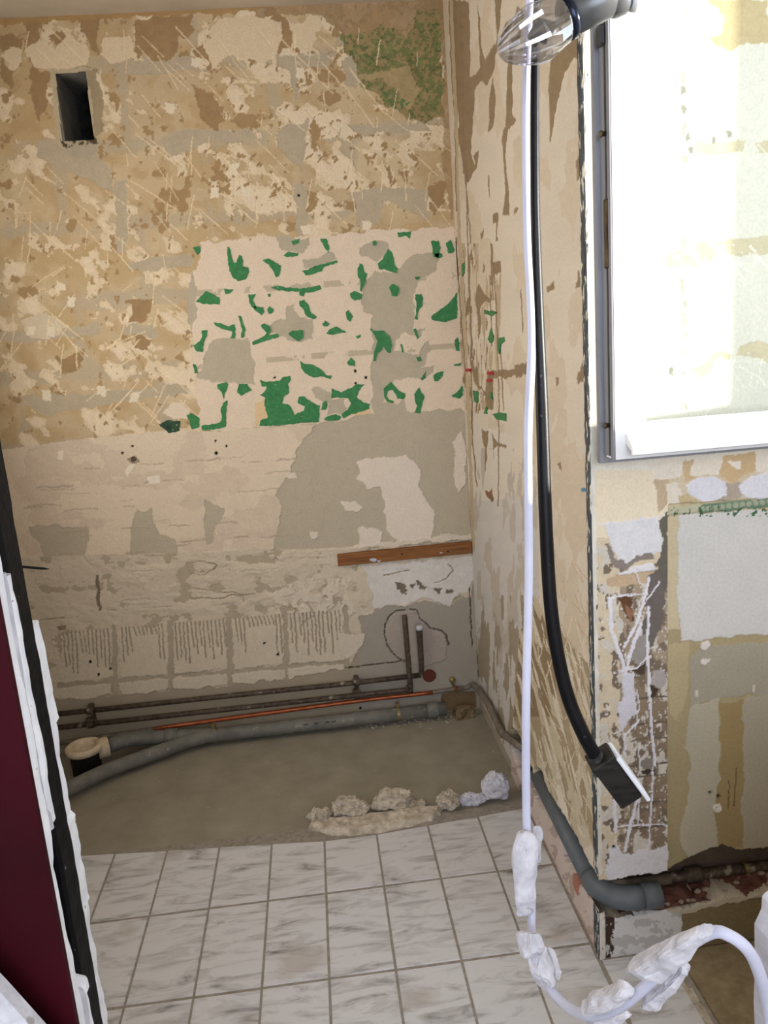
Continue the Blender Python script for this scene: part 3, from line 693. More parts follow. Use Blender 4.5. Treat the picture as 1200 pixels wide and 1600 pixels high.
R.paint((v > 380) & (v < 650) & (u < 770) & (fbm(u / 4, v / 22, 113) > 0.68), (152, 130, 102), 0.1, h=-0.001)
DRIP = ([(702, -5), (733, 5), (734, 60), (735, 120), (744, 116), (740, 180), (735, 240), (742, 258), (732, 286), (724, 270), (717, 200), (711, 100), (704, 60)],
        [(745, 2), (749, 25), (752, 75), (758, 92), (770, 72), (790, 38), (800, 28), (800, 46), (775, 82), (772, 110), (760, 132), (750, 126), (740, 142), (734, 132), (750, 105), (747, 60)],
        [(772, -5), (783, -5), (781, 40), (776, 60), (774, 30)], [(764, 150), (770, 118), (775, 160), (770, 200), (763, 206)], [(700, 0), (712, 0), (716, 190), (710, 200), (704, 110)],
        [(796, 60), (803, 30), (808, 8), (818, 20), (812, 60), (800, 90), (800, 180), (806, 186), (795, 205), (789, 200), (792, 120)], [(786, 202), (794, 196), (789, 240), (792, 285), (796, 335), (785, 336), (789, 300), (787, 250)],
        P(690, 200, 5, (120, 0), (210, 0), (205, 160), (205, 270), (230, 330), (262, 260), (245, 205), (292, 175), (272, 300), (215, 380), (205, 435), (180, 410), (170, 300), (130, 120)),
        P(690, 200, 5, (470, 60), (500, 0), (505, 20), (490, 120), (505, 360), (520, 470), (522, 675), (475, 680), (500, 560), (490, 380), (470, 120)),
        P(690, 200, 5, (398, 665), (440, 675), (440, 700), (432, 850), (440, 890), (420, 880), (425, 740), (400, 740)), P(690, 200, 5, (385, 1040), (460, 1040), (458, 1130), (400, 1160)),
        P(690, 200, 5, (260, 1330), (285, 1215), (310, 1260), (340, 1310), (400, 1350), (330, 1370), (300, 1400), (300, 1600), (285, 1600), (270, 1400)), P(690, 200, 5, (300, 830), (325, 790), (328, 840), (305, 880)),
        P(690, 200, 5, (358, 370), (370, 370), (378, 545), (368, 545)), P(690, 200, 5, (380, 900), (400, 905), (410, 1340), (398, 1340), (385, 1000)), P(690, 200, 5, (195, 1320), (212, 1320), (216, 1470), (185, 1465)),
        P(690, 200, 5, (565, 640), (598, 620), (590, 645), (580, 675), (565, 675)), P(690, 200, 5, (612, 1270), (622, 1262), (640, 1600), (630, 1600)),
        P(690, 200, 5, (1048, 260), (1066, 210), (1085, 250), (1080, 400), (1055, 405)), P(690, 200, 5, (1062, 1120), (1078, 1120), (1085, 1250), (1040, 1250), (1060, 1190)), P(690, 200, 5, (820, 1250), (875, 1190), (880, 1260), (825, 1278)), P(690, 200, 5, (840, 0), (852, 0), (856, 112), (846, 112)),
        [(862, 78), (905, 58), (911, 96), (896, 90), (882, 116), (870, 162), (860, 222), (856, 140)], [(803, 570), (826, 566), (836, 590), (820, 584), (806, 592)], [(900, 590), (912, 560), (914, 598), (902, 600)], [(868, 592), (874, 588), (873, 602), (869, 602)],
        [(735, 576), (745, 574), (748, 600), (758, 612), (762, 578), (790, 580), (812, 572), (822, 580), (790, 592), (772, 590), (770, 640), (760, 640), (757, 615), (742, 600)],
        [(752, 672), (764, 672), (762, 690), (758, 742), (756, 700)], [(768, 676), (776, 690), (792, 696), (790, 700), (776, 696), (770, 705)], [(870, 724), (876, 722), (878, 735), (873, 732)])
for i, p in enumerate(DRIP): R.paint(R.poly(p, (1.0, 3.0), 12, s=1 + i), (152, 132, 106), 0.12, h=-0.0016)
for i, pl in enumerate(([(712, 372), (722, 520), (728, 600)], [(733, 400), (738, 680)], [(772, 420), (779, 600), (778, 790)], [(724, 430), (730, 560)], [(718, 0), (724, 250), (736, 380)], [(706, 20), (713, 330)], [(735, 640), (738, 690), (745, 760)], [(765, 430), (768, 540)], [(782, 540), (786, 640)], [(727, 250), (733, 470), (738, 560)])):
    R.paint(R.line(pl, 2.2, 1.0, 14), (146, 126, 102), 0.12, h=-0.0025)
R.paint(R.line([(704, 0), (712, 200), (718, 380), (733, 660), (740, 860)], 5, 1.0), (196, 178, 150), 0.08)
R.paint(R.poly([(764, 770), (768, 762), (772, 780), (768, 785)], 1), (138, 104, 84), 0.1)
R.paint(R.poly([(758, 765), (764, 768), (768, 782), (762, 776)], 1), (138, 104, 84), 0.1)
# lower right: torn down to the brown coat, with pale scrape streaks
tear = R.poly([(826, 925), (848, 948), (880, 990), (935, 1058), (960, 1400), (930, 1380), (900, 1330), (870, 1280), (820, 1205), (800, 1150), (810, 1000)], (2, 5))
R.paint(tear, (174, 158, 132), 0.10, h=-0.0012)
R.paint(tear & (u < 868) & (v < 1120), (150, 130, 104), 0.12)
ds = u * 0.86 - v * 0.22; dt = u * 0.30 + v * 0.95
R.paint(tear & (fbm(ds / 6, dt / 70, 115) > 0.54), (204, 192, 168), 0.05, h=0.0004)
R.paint(tear & (fbm(ds / 3.2, dt / 60, 117) > 0.66), (222, 213, 196), 0.04, h=0.0008)
R.paint(tear & (v > 1190) & (fbm(u / 8, v / 24, 119) > 0.57), (208, 198, 178), 0.05)
for k in range(34):
    x = rr.uniform(836, 925); y = rr.uniform(960, 1290); l = rr.uniform(18, 70); a = rr.gauss(1.25, 0.35)
    R.paint(R.line([(x, y), (x + l * math.cos(a), y + l * math.sin(a))], rr.uniform(1.0, 1.8), 0.6), (232, 220, 198), 0.03, alpha=0.8)
for k in range(26):
    x = rr.uniform(846, 925); y = rr.uniform(860, 1050); l = rr.uniform(14, 40); a = rr.gauss(1.1, 0.3)
    R.paint(R.line([(x, y), (x + l * math.cos(a), y + l * math.sin(a))], rr.uniform(0.9, 1.4), 0.6), (194, 168, 134), 0.03, alpha=0.7)
R.paint(R.poly([(868, 1230), (875, 1225), (885, 1262), (888, 1280), (872, 1262)], (1.5, 4)), (232, 222, 205), 0.03)
R.paint(R.line([(870, 1235), (888, 1285), (896, 1330)], 2.0, 1), (236, 226, 210), 0.03)
R.paint(R.poly([(906, 1335), (922, 1320), (944, 1372), (936, 1380), (922, 1366)], (1.5, 3)), (222, 212, 196), 0.04, h=0.0010)
R.paint(R.poly([(908, 762), (917, 762), (917, 768), (909, 768)], 1), (96, 140, 170), 0.05)
# base of the wall
R.paint((v > 1105 + (u - 748) * 2.02 - 18) & (u < 800) & (v > 1060), (172, 162, 148), 0.08)
basem = R.poly([(826, 1190), (848, 1255), (880, 1315), (910, 1378), (940, 1425), (960, 1520), (930, 1500), (800, 1240), (800, 1180)], (2, 4))
R.paint(basem, (214, 200, 194), 0.06, h=0.001)
R.paint(basem & (fbm(u / 9, v / 14, 121) > 0.60), (186, 168, 160), 0.06)
for p in ([(894, 1350), (902, 1356), (908, 1380), (904, 1400), (896, 1385)], [(902, 1446), (907, 1452), (911, 1470), (906, 1462)], [(838, 1240), (842, 1243), (848, 1256), (843, 1254)]):
    R.paint(R.poly(p, (1.5, 3)), (178, 124, 108), 0.1)
R.paint(R.line([(845, 1308), (870, 1362), (905, 1434), (940, 1502)], 7, 2), (188, 158, 146), 0.08, alpha=0.8)
# chase for the waste pipe
ch = R.poly([(836, 1196), (846, 1204), (856, 1234), (884, 1280), (904, 1313), (923, 1352), (936, 1371), (975, 1395), (975, 1450), (938, 1425), (926, 1404), (906, 1378), (884, 1344), (876, 1316), (860, 1284), (838, 1254), (830, 1225)], (1.2, 2), 9) & (R.a > -1.4)
CHD = 0.085
R.paint(ch, (96, 84, 72), 0.15, h=-CHD)
hole = R.poly([(798, 1134), (806, 1140), (814, 1160), (822, 1186), (832, 1200), (832, 1240), (818, 1226), (806, 1196), (800, 1170)], (1, 2), 9)
R.paint(hole, (62, 56, 52), 0.15, h=-0.06)
R.keep[(R.h < -0.05) & (R.a < Y1 + CHD)] = False
wall_right = R.build('wall_right')
FR = [P(400, 400, 3, *p) for p in ([(1090, 390), (1105, 340), (1118, 380), (1112, 405), (1100, 408)], [(1140, 385), (1165, 380), (1168, 400), (1150, 415), (1143, 460), (1136, 440)], [(1112, 742), (1140, 732), (1175, 738), (1175, 775), (1150, 768), (1130, 766)], [(1020, 630), (1045, 640), (1040, 690), (1025, 682)], [(1070, 738), (1082, 705), (1086, 740)], [(1096, 662), (1104, 638), (1112, 672)])]
FR += [P(690, 200, 5, (340, 1420), (370, 1430), (400, 1425), (430, 1440), (400, 1470), (360, 1455), (340, 1450)), P(690, 200, 5, (160, 1070), (180, 1050), (184, 1130), (165, 1160))]
for i, p in enumerate(FR): flake(p, 0, 0.0, -1, 'green', wall_right, seed=200 + i, amp=0.5)
for i, (x, y, w) in enumerate(((728, 576, 8), (762, 581, 9), (762, 592, 6))):
    o = flake([(x, y), (x + w, y), (x + w, y + 4.5), (x, y + 4.5)], 0, 0.0, -1, 'red_tape', wall_right, seed=230 + i, amp=0.0, name='tape_strip')

# ================================================================= FACE OF THE PIER (Y = Y1)
Q = Relief(1, Y1, -1, 0.0, XR, 310, 0.0, H, 1040)
u, v = Q.u, Q.v
ALL = np.ones(u.shape, bool)
Q.paint(ALL, (214, 198, 170), 0.06, f=40)
# stretch behind the sash: sun glare put into whiter colours, bare joints and scratches
up = v < 735
Q.paint(up, (232, 226, 212), 0.04)
Q.paint(up & ((np.abs(v - 240 + 16 * fbm(u / 30, v / 30, 132)) < 8) & (u > 1085) | (np.abs(v - 410 + 30 * fbm(u / 50, v / 50, 133) + .1 * (u - 1100)) < 13) & (u > 1040) | (np.abs(v - 592 + 60 * (fbm(u / 70, v / 70, 134) - .2) + 0.16 * (u - 1080)) < 11) & (u > 1080)) & (fbm(u / 24, v / 24, 136) > 0.40), (214, 200, 168), 0.08, h=-0.001)
Q.paint(up & (np.abs(u - 1078 + 16 * fbm(u / 20, v / 20, 135)) < 3) & (fbm(u / 10, v / 16, 137) > 0.6), (190, 182, 160), 0.08, h=-0.001)
Q.paint(Q.poly([(1105, 0), (1200, 0), (1200, 70), (1170, 66), (1140, 76), (1120, 72), (1108, 60), (1130, 50), (1132, 25)], 4), (206, 184, 142), 0.08)
for k in range(40):
    x = rr.uniform(1060, 1220); y = rr.choice((240, 395, 575)) + rr.gauss(0, 12); l = rr.uniform(16, 50); a = rr.choice((rr.gauss(0.75, 0.2), rr.gauss(1.9, 0.15)))
    Q.paint(Q.line([(x, y), (x + l * math.cos(a), y + l * math.sin(a))], 1.4, 0.5), (250, 246, 232), 0.02)
for x, y in ((1068, 140), (1068, 170), (1076, 215), (1080, 235), (1140, 210), (1115, 220), (1048, 580)):
    Q.paint(Q.poly([(x - 4, y - 6), (x + 4, y - 5), (x + 4, y + 6), (x - 3, y + 6)], 2.5, 6), (150, 146, 132), 0.1)
# narrow return strip left of the recess
S = (u < 1045)
low = v >= 735
Q.paint(S & low, (214, 198, 170), 0.06)
Q.paint(S & low & (v < 840), (234, 220, 194), 0.04)
Q.paint(S & (v > 890) & (u > 968), (168, 150, 128), 0.10, h=-0.0012)
Q.paint(S & (v > 1040) & (u > 985), (146, 128, 108), 0.10)
Q.paint(S & (v > 880) & (fbm(u / 11, v / 15, 141) > 0.56), (128, 112, 96), 0.12, h=-0.0016)
Q.paint(S & (v > 850) & (fbm(u / 13, v / 22, 143) > 0.585), (208, 200, 188), 0.06, h=0.0006)
Q.paint(S & (v > 900) & (u > 940) & (fbm(u / 3.5, v / 5, 145, 3) > 0.70), (222, 214, 206), 0.05, h=0.001)
# brick courses showing through the torn plaster
for y in (1088, 1128, 1152, 1192, 1210, 1252, 1290):
    Q.paint(Q.line([(985, y + 6), (1044, y)], 2.5, 1.5) , (112, 98, 84), 0.12, h=-0.003)
for p, c, hh in (([(943, 818), (1030, 808), (1036, 862), (1012, 866), (990, 872), (975, 882), (958, 862)], (222, 220, 222), 0.001),
                 ([(944, 850), (952, 868), (958, 884), (975, 890), (1000, 876), (1022, 872), (1018, 862), (995, 868), (978, 880), (962, 872), (950, 850)], (142, 130, 122), -0.001),
                 ([(966, 895), (990, 885), (1020, 878), (1024, 890), (990, 898), (975, 898)], (226, 222, 224), 0.002),
                 ([(950, 905), (960, 897), (1025, 893), (1022, 908), (985, 915), (950, 918)], (196, 172, 142), -0.001),
                 ([(968, 935), (988, 930), (986, 952), (992, 972), (980, 968), (972, 950)], (106, 74, 52), -0.004), ([(976, 945), (990, 955), (988, 970), (978, 964)], (150, 112, 88), -0.002),
                 ([(1030, 812), (1046, 800), (1046, 900), (1036, 925), (1026, 880), (1036, 850)], (108, 102, 92), -0.001),
                 ([(1012, 900), (1030, 890), (1040, 930), (1030, 990), (1014, 1020), (1002, 1000), (1010, 950)], (112, 104, 98), -0.002),
                 ([(988, 1000), (1012, 990), (1016, 1020), (1002, 1042), (986, 1030)], (156, 148, 142), 0.0),
                 ([(990, 1046), (1012, 1038), (1008, 1056), (994, 1055)], (86, 72, 60), -0.003), ([(1018, 1070), (1030, 1078), (1022, 1092), (1016, 1082)], (80, 66, 54), -0.003),
                 ([(1020, 1050), (1038, 1046), (1042, 1062), (1032, 1078), (1018, 1070)], (176, 168, 164), 0.001),
                 ([(975, 1050), (990, 1052), (992, 1080), (996, 1110), (985, 1125), (968, 1145), (966, 1110), (974, 1080)], (218, 214, 222), 0.001),
                 ([(1000, 1186), (1024, 1186), (1026, 1204), (1004, 1202)], (142, 134, 124), 0.0), ([(1002, 1203), (1026, 1205), (1024, 1212), (1004, 1210)], (72, 62, 54), -0.003),
                 ([(952, 1328), (962, 1318), (972, 1330), (985, 1335), (1000, 1328), (1015, 1330), (1030, 1324), (1046, 1318), (1049, 1364), (948, 1376)], (222, 219, 222), 0.002),
                 ([(1040, 1290), (1048, 1285), (1048, 1312), (1040, 1308)], (220, 214, 204), 0.002)):
    Q.paint(Q.poly(p, 3.2, 10), c, 0.07, h=hh)
for pl, w in (([(1014, 905), (1004, 945), (990, 985), (975, 1010)], 5), ([(950, 935), (985, 930), (1012, 928)], 3.0), ([(952, 938), (955, 985), (968, 1020), (978, 1050)], 6), ([(1002, 975), (988, 1010), (980, 1045)], 6), ([(1014, 950), (1012, 1010), (1014, 1070), (1018, 1140), (1024, 1195)], 4.5), ([(968, 1050), (995, 1044), (1012, 1026)], 2.4), ([(1020, 1200), (1018, 1260), (1013, 1330)], 3.0), ([(996, 1250), (986, 1285), (977, 1330)], 5), ([(962, 1292), (1000, 1289), (1044, 1288)], 2.6), ([(975, 1145), (976, 1180)], 3.5), ([(996, 1078), (998, 1110), (992, 1140)], 2), ([(975, 1150), (996, 1128)], 3), ([(998, 1165), (1000, 1200)], 2), ([(960, 1250), (962, 1300)], 5), ([(1000, 1245), (997, 1290)], 2), ([(935, 820), (990, 812), (1040, 806)], 1.6), ([(992, 888), (1000, 912)], 2), ([(1030, 910), (1020, 925), (1005, 948)], 2)):
    Q.paint(Q.line(pl, w, 1.4, 8), (228, 224, 230), 0.05, h=0.0016)
Q.paint(Q.dot(959, 1323, 2.6), (20, 18, 18), 0.0, h=-0.006)
# upper blotches under the sash
for p, c in (([(1022, 745), (1046, 750), (1040, 790), (1030, 800), (1026, 772)], (196, 174, 146)), ([(1012, 722), (1068, 716), (1066, 744), (1044, 750), (1022, 750)], (230, 220, 204)), ([(1040, 758), (1058, 752), (1066, 775), (1056, 790), (1044, 785)], (226, 216, 200)),
             ([(1060, 775), (1075, 772), (1090, 785), (1094, 792), (1062, 792)], (196, 178, 140)), ([(1080, 719), (1132, 712), (1126, 742), (1080, 744)], (232, 222, 204)),
             ([(1067, 722), (1084, 717), (1078, 740), (1092, 746), (1070, 752)], (206, 180, 142)), ([(1130, 713), (1182, 706), (1180, 735), (1158, 745), (1150, 755), (1134, 750), (1124, 740)], (206, 178, 138)),
             ([(1138, 720), (1158, 720), (1155, 732), (1142, 729)], (236, 226, 210)), ([(1180, 706), (1200, 704), (1200, 738), (1182, 738)], (232, 222, 206)), ([(1134, 754), (1156, 754), (1158, 778), (1128, 786), (1120, 782)], (176, 164, 148))):
    Q.paint(Q.poly(p, 2.5, 10), c, 0.05)
for p in ([(1070, 758), (1088, 747), (1114, 745), (1133, 756), (1135, 774), (1116, 786), (1094, 784), (1076, 770)], [(1154, 758), (1172, 745), (1202, 736), (1202, 776), (1175, 781), (1158, 772)]):
    Q.paint(Q.poly(p, 2.5, 10), (222, 220, 226), 0.03, h=0.002)
# recessed field under the window
rec = (u > 1044 + 2 * (fbm(u / 20, v / 20, 151) - .5)) & (v > 788 - 0.06 * (u - 1045))
Q.paint(rec, (194, 179, 146), 0.05, h=-0.008, f=40)
Q.paint(rec & (u < 1064), (200, 185, 154), 0.05)
Q.paint(rec & (v > 985) , (170, 155, 120), 0.06, f=50)
for p, c, hh in (([(1062, 806), (1210, 796), (1210, 990), (1130, 998), (1066, 1004), (1060, 900)], (208, 205, 200), -0.0066),
                 ([(1100, 1012), (1210, 1006), (1210, 1092), (1170, 1085), (1100, 1098), (1082, 1110), (1080, 1030)], (168, 160, 142), -0.007),
                 ([(1082, 1106), (1126, 1092), (1126, 1240), (1118, 1275), (1130, 1332), (1076, 1342), (1062, 1315), (1076, 1260), (1080, 1200), (1072, 1170)], (184, 176, 156), -0.0066),
                 ([(1128, 1102), (1168, 1092), (1164, 1330), (1126, 1330), (1118, 1272), (1128, 1210)], (160, 139, 98), -0.008),
                 ([(1164, 1092), (1210, 1086), (1210, 1330), (1162, 1330)], (174, 164, 144), -0.0066),
                 ([(1046, 1010), (1080, 1005), (1076, 1090), (1060, 1130), (1048, 1120)], (184, 168, 132), -0.008)):
    Q.paint(rec & Q.poly(p, 3.0, 16), c, 0.04, h=hh, f=30)
Q.paint(rec & Q.poly([(1095, 790), (1205, 778), (1205, 792), (1100, 803)], 1.5), (112, 136, 112), 0.15, h=-0.004)
Q.paint(rec & Q.poly([(1044, 795), (1095, 788), (1097, 802), (1044, 806)], 1.5), (188, 184, 158), 0.12, h=-0.004)
for k in range(11):
    Q.paint(rec & Q.dot(1098 + k * 10.5, 796.5 - k * 1.25, 4.6), (160, 166, 142), 0.08, h=-0.002)
Q.paint(rec & (v > 792) & (v < 808) & (fbm(u / 5, v / 5, 155) > 0.62), (70, 104, 74), 0.15)
for p in ([(1096, 1008), (1108, 1002), (1114, 1010), (1104, 1018), (1096, 1016)], [(1098, 1030), (1112, 1032), (1106, 1042), (1098, 1040)]):
    Q.paint(Q.poly(p, 2, 7), (224, 214, 206), 0.03, h=-0.004)
for x, y, r in ((1125, 1247, 3.4), (1112, 1241, 2.4)): Q.paint(Q.dot(x, y, r), (86, 72, 48), 0.1, h=-0.014)
Q.paint(Q.dot(1123, 1265, 7), (216, 208, 198), 0.03, h=-0.004); Q.paint(Q.dot(1121, 1264, 1.2), (90, 70, 60), 0.03, h=-0.012)
for pl in ([(1142, 1222), (1141, 1266)], [(1154, 1202), (1149, 1262)]): Q.paint(Q.line(pl, 1.6, 0.5), (104, 86, 56), 0.1)
for x, y in ((1090, 1086), (1180, 1078)): Q.paint(Q.poly([(x - 2, y - 5), (x + 3, y - 6), (x + 2, y + 6), (x - 2, y + 5)], 1), (216, 206, 190), 0.03, h=-0.005)
# skirting zone below the chase
Q.paint((v > 1400), (216, 214, 212), 0.05, h=0.0, f=30)
Q.paint((v > 1400) & (fbm(u / 16, v / 14, 161) > 0.56), (190, 187, 184), 0.05)
Q.paint((v > 1408) & (u < 960) & (u > 946) & (fbm(u / 5, v / 12, 163) > 0.45), (70, 52, 44), 0.2)
Q.paint(Q.poly([(1066, 1426), (1210, 1398), (1290, 1380), (1290, 1475), (1180, 1482), (1085, 1494), (1066, 1490)], 1.5), (136, 120, 90), 0.12, f=3, h=-0.002)
Q.paint(Q.poly([(1040, 1424), (1110, 1404), (1205, 1384), (1205, 1400), (1110, 1418), (1066, 1430)], 3), (190, 178, 158), 0.08, h=0.001)
Q.paint(Q.line([(945, 1504), (1000, 1497), (1090, 1488)], 10, 4), (196, 190, 184), 0.08)
# chase
ch = Q.poly([(900, 1378), (948, 1375), (1000, 1367), (1047, 1362), (1060, 1353), (1072, 1347), (1100, 1335), (1118, 1328), (1130, 1325), (1150, 1330), (1180, 1329), (1300, 1318), (1300, 1375), (1205, 1392), (1180, 1398), (1130, 1402), (1100, 1411), (1070, 1420), (1040, 1423), (960, 1432), (900, 1436)], 2.5, 10)
Q.paint(ch, (104, 90, 78), 0.15, h=-CHD)
Q.keep[ch & (Q.a < CHD)] = False
wall_pier = Q.build('wall_front')

# ================================================================= ROOM SHELL
YN0, YN1 = -2.25, -2.07          # broken partition between hall and room
YB = -4.6
struct('ceiling', box((XL - .1, YB - .1, H), (XR + .3, 0.4, H + .1)), 'ceiling')
struct('wall_left', box((XL - .12, YB, 0), (XL, 0.4, H)), 'sidewall')
struct('wall_backing', box((XL - .1, 0.255, 0), (0.3, 0.36, H)), 'core')
struct('wall_core', box((CHD + .02, Y1 + CHD + .02, 0), (1.1, 0.25, H)), 'core')
# wall with the window opening
WY0, WY1, WZ0, WZ1 = -2.55, -1.55, 1.34, 2.36
bm = bmesh.new()
for lo, hi in (((XR, YB, 0), (XR + .22, WY0, H)), ((XR, WY1, 0), (XR + .22, Y1 + .11, H)), ((XR, WY0, 0), (XR + .22, WY1, WZ0)), ((XR, WY0, WZ1), (XR + .22, WY1, H))): add_box(bm, lo, hi)
struct('wall_window', bm, 'plain')
struct('wall_hall', box((XL, YB - .1, 0), (XR, YB, H)), 'hall')
# ================================================================= FLOOR
bm = bmesh.new()
n = 120
xs = np.linspace(XL, 0.0, 60)
struct('floor', box((XL - .1, YB - .1, -.12), (1.1, 0.4, -0.016)), 'grout')
floor = bpy.data.objects['floor']
def floor_grid(x0, x1, y0, y1, nx, ny, amp, seed):
    bm = bmesh.new(); X, Y = np.meshgrid(np.linspace(x0, x1, nx), np.linspace(y0, y1, ny), indexing='ij')
    Z = amp * (fbm(X * 6, Y * 6, seed, 4) - 0.5)
    vs = [[bm.verts.new((X[i, j], Y[i, j], Z[i, j])) for j in range(ny)] for i in range(nx)]
    for i in range(nx - 1):
        for j in range(ny - 1): bm.faces.new((vs[i][j], vs[i + 1][j], vs[i + 1][j + 1], vs[i][j + 1]))
    return bm
o = obj('concrete_slab', floor_grid(XL, 0.0, -0.86, 0.02, 60, 40, 0.006, 5), 'concrete', floor, True)
o = obj('screed_patch', floor_grid(0.16, XR, -2.07, Y1, 20, 20, 0.004, 6), 'brownfloor', floor, True)
o = obj('hall_boards', box((XL, YB, -.02), (XR, YN1, -0.004)), 'concrete', floor)
# marble tiles, every one a piece of the floor
def edge_y(x): return np.interp(x, [-1.75, -1.38, -0.65, -0.49, -0.05, 0.0], [-0.66, -0.70, -0.775, -0.775, -0.735, -0.73])
TJ = 0.0029; rt = random.Random(3)
def tile(x0, x1, ya, yb, yc=None):
    """tile between x0..x1 and near edge ya to far edge yb (yc: far edge at x1)"""
    yc = yb if yc is None else yc
    c = Vector(((x0 + x1) / 2, (ya + yb) / 2, 0)); tz = rt.uniform(0.0076, 0.0086)
    bm = bmesh.new()
    ty = TJ * 1.5; pts = [(x0 + TJ, ya + ty), (x1 - TJ, ya + ty), (x1 - TJ, yc - ty), (x0 + TJ, yb - ty)]
    bot = [bm.verts.new((x - c.x, y - c.y, -0.006)) for x, y in pts]
    mid = [bm.verts.new((x - c.x, y - c.y, tz - 0.0012)) for x, y in pts]
    top = [bm.verts.new((x - c.x - 0.0012 * (1 if x > c.x else -1), y - c.y - 0.0012 * (1 if y > c.y else -1), tz + rt.uniform(-.0004, .0004))) for x, y in pts]
    for a, b in ((bot, mid), (mid, top)):
        for i in range(4): bm.faces.new((a[i], a[(i + 1) % 4], b[(i + 1) % 4], b[i]))
    bm.faces.new(top)
    o = obj('tile', bm, 'tile', floor); o.location = c
    return o
rows = [R1 - k * TD for k in range(5)]
for k in range(-6, 5):
    x0 = T0 + k * TW; x1 = x0 + TW
    x0 = max(x0, XL); x1 = min(x1, 0.0)
    if x1 - x0 < 0.03: continue
    tile(x0, x1, rows[0], float(edge_y(x0)), float(edge_y(x1)))
    for j in range(4):
        if rows[j] < YN1: continue
        tile(x0, x1, max(rows[j + 1], YN1), rows[j])
tile(0.0, TW - 0.005, rows[2], Y1 - 0.002); tile(0.0, TW - 0.005, rows[3], rows[2]); tile(0.0, TW - 0.005, YN1, rows[3])
grout = obj('grout_bed', box((XL, YN1, -.012), (TW + .02, -0.70, 0.0062)), 'grout', floor)
# broken tile-bed edge on the right
bm = bmesh.new()
for i in range(16):
    y0 = Y1 - 0.04 - i * 0.04
    add_box(bm, (0.150, y0 - 0.041, -0.01), (0.166 + rt.uniform(-.006, .012), y0, 0.006 + rt.uniform(-.003, .004)), 0.002)
obj('broken_edge', bm, 'mortar', floor)

# plaster and mortar rubble along the tile edge
RUB = [  # u, v of contact point, length px, height, label
    ((502, 1285), (.05, .03, .028), 'crumbly beige mortar lump at the left end of the row along the tile edge'),
    ((548, 1276), (.075, .035, .036), 'wide lump of crumbled beige mortar between the two ends of the tile edge row'),
    ((614, 1266), (.085, .035, .042), 'tallest crumbly beige mortar heap in the middle of the tile edge'),
    ((652, 1266), (.035, .025, .018), 'small crumb of beige mortar right of the tallest mortar heap'),
    ((702, 1264), (.040, .030, .032), 'blocky pale mortar chunk left of the thin plaster strip'),
    ((738, 1256), (.055, .022, .022), 'low strip of pale plaster rubble joining the white chunk'),
    ((775, 1248), (.056, .035, .060), 'largest white plaster chunk standing against the pipe wall'),
]
for i, ((a, b), s, lab) in enumerate(RUB):
    p = hit(a, b, 2, 0.0)
    o = obj('mortar_lump' if i < 5 else 'plaster_chunk', chunk((p.x, p.y, s[2] * 0.30), (s[0] * .82, s[1], s[2] * .85), 11 + i, .010 if i < 5 else .006, Matrix.Rotation(-0.12, 3, 'Z'), 2.3, 11), 'mortar' if i < 5 else 'plaster', smooth=False)
    settle(o); o.location.z = max(o.location.z, -0.004)
    tag(o, lab, 'rubble', 'rubble along the tile edge')
far_ = [(482, 1296), (510, 1286), (560, 1280), (620, 1271), (660, 1266), (692, 1264)]
near_ = [(486, 1300), (508, 1307), (548, 1310), (602, 1303), (660, 1291), (690, 1278)]
bm = bmesh.new(); NS, NT = 90, 18; g_ = []
for i in range(NS + 1):
    q = i / NS * 5; k = min(int(q), 4); f_ = q - k
    A_ = hit(far_[k][0] + (far_[k + 1][0] - far_[k][0]) * f_, far_[k][1] + (far_[k + 1][1] - far_[k][1]) * f_, 2, 0.0)
    B_ = hit(near_[k][0] + (near_[k + 1][0] - near_[k][0]) * f_, near_[k][1] + (near_[k + 1][1] - near_[k][1]) * f_, 2, 0.0)
    ja = .016 * (float(fbm(np.array([i * .22]), np.array([1.]), 5, 4)[0]) - .5); jb = .022 * (float(fbm(np.array([i * .20]), np.array([7.]), 9, 4)[0]) - .5)
    r_ = []
    for t_ in range(NT + 1):
        e = t_ / NT; p = A_.lerp(B_, e); p.y += ja * (1 - e) + jb * e
        rim = min(1, e * 5, (1 - e) * 5, i / 4, (NS - i) / 4) ** .5
        p.z = .003 + rim * (.012 + .020 * float(fbm(np.array([p.x * 30]), np.array([p.y * 30]), 44, 5)[0]) * (1 - .5 * e))
        r_.append(bm.verts.new(p))
    g_.append(r_)
for a, b in zip(g_, g_[1:]):
    for k in range(NT): bm.faces.new((a[k], a[k + 1], b[k + 1], b[k]))
bmesh.ops.recalc_face_normals(bm, faces=bm.faces)
o = settle(obj('mortar_slab', bm, 'mortar')); tag(o, 'flat pale slab of old mortar lying on the far tile edge', 'rubble', 'rubble along the tile edge')

p = hit(722, 1100, 2, 0.02)
o = settle(obj('dirt_heap', lump((-0.075, -0.062, .012), (.062, .048, .036), 77, .22, 4, None, 2.4), 'dirt')); tag(o, 'brown heap of dirt and rubble in the corner at the end of the drain', 'rubble')
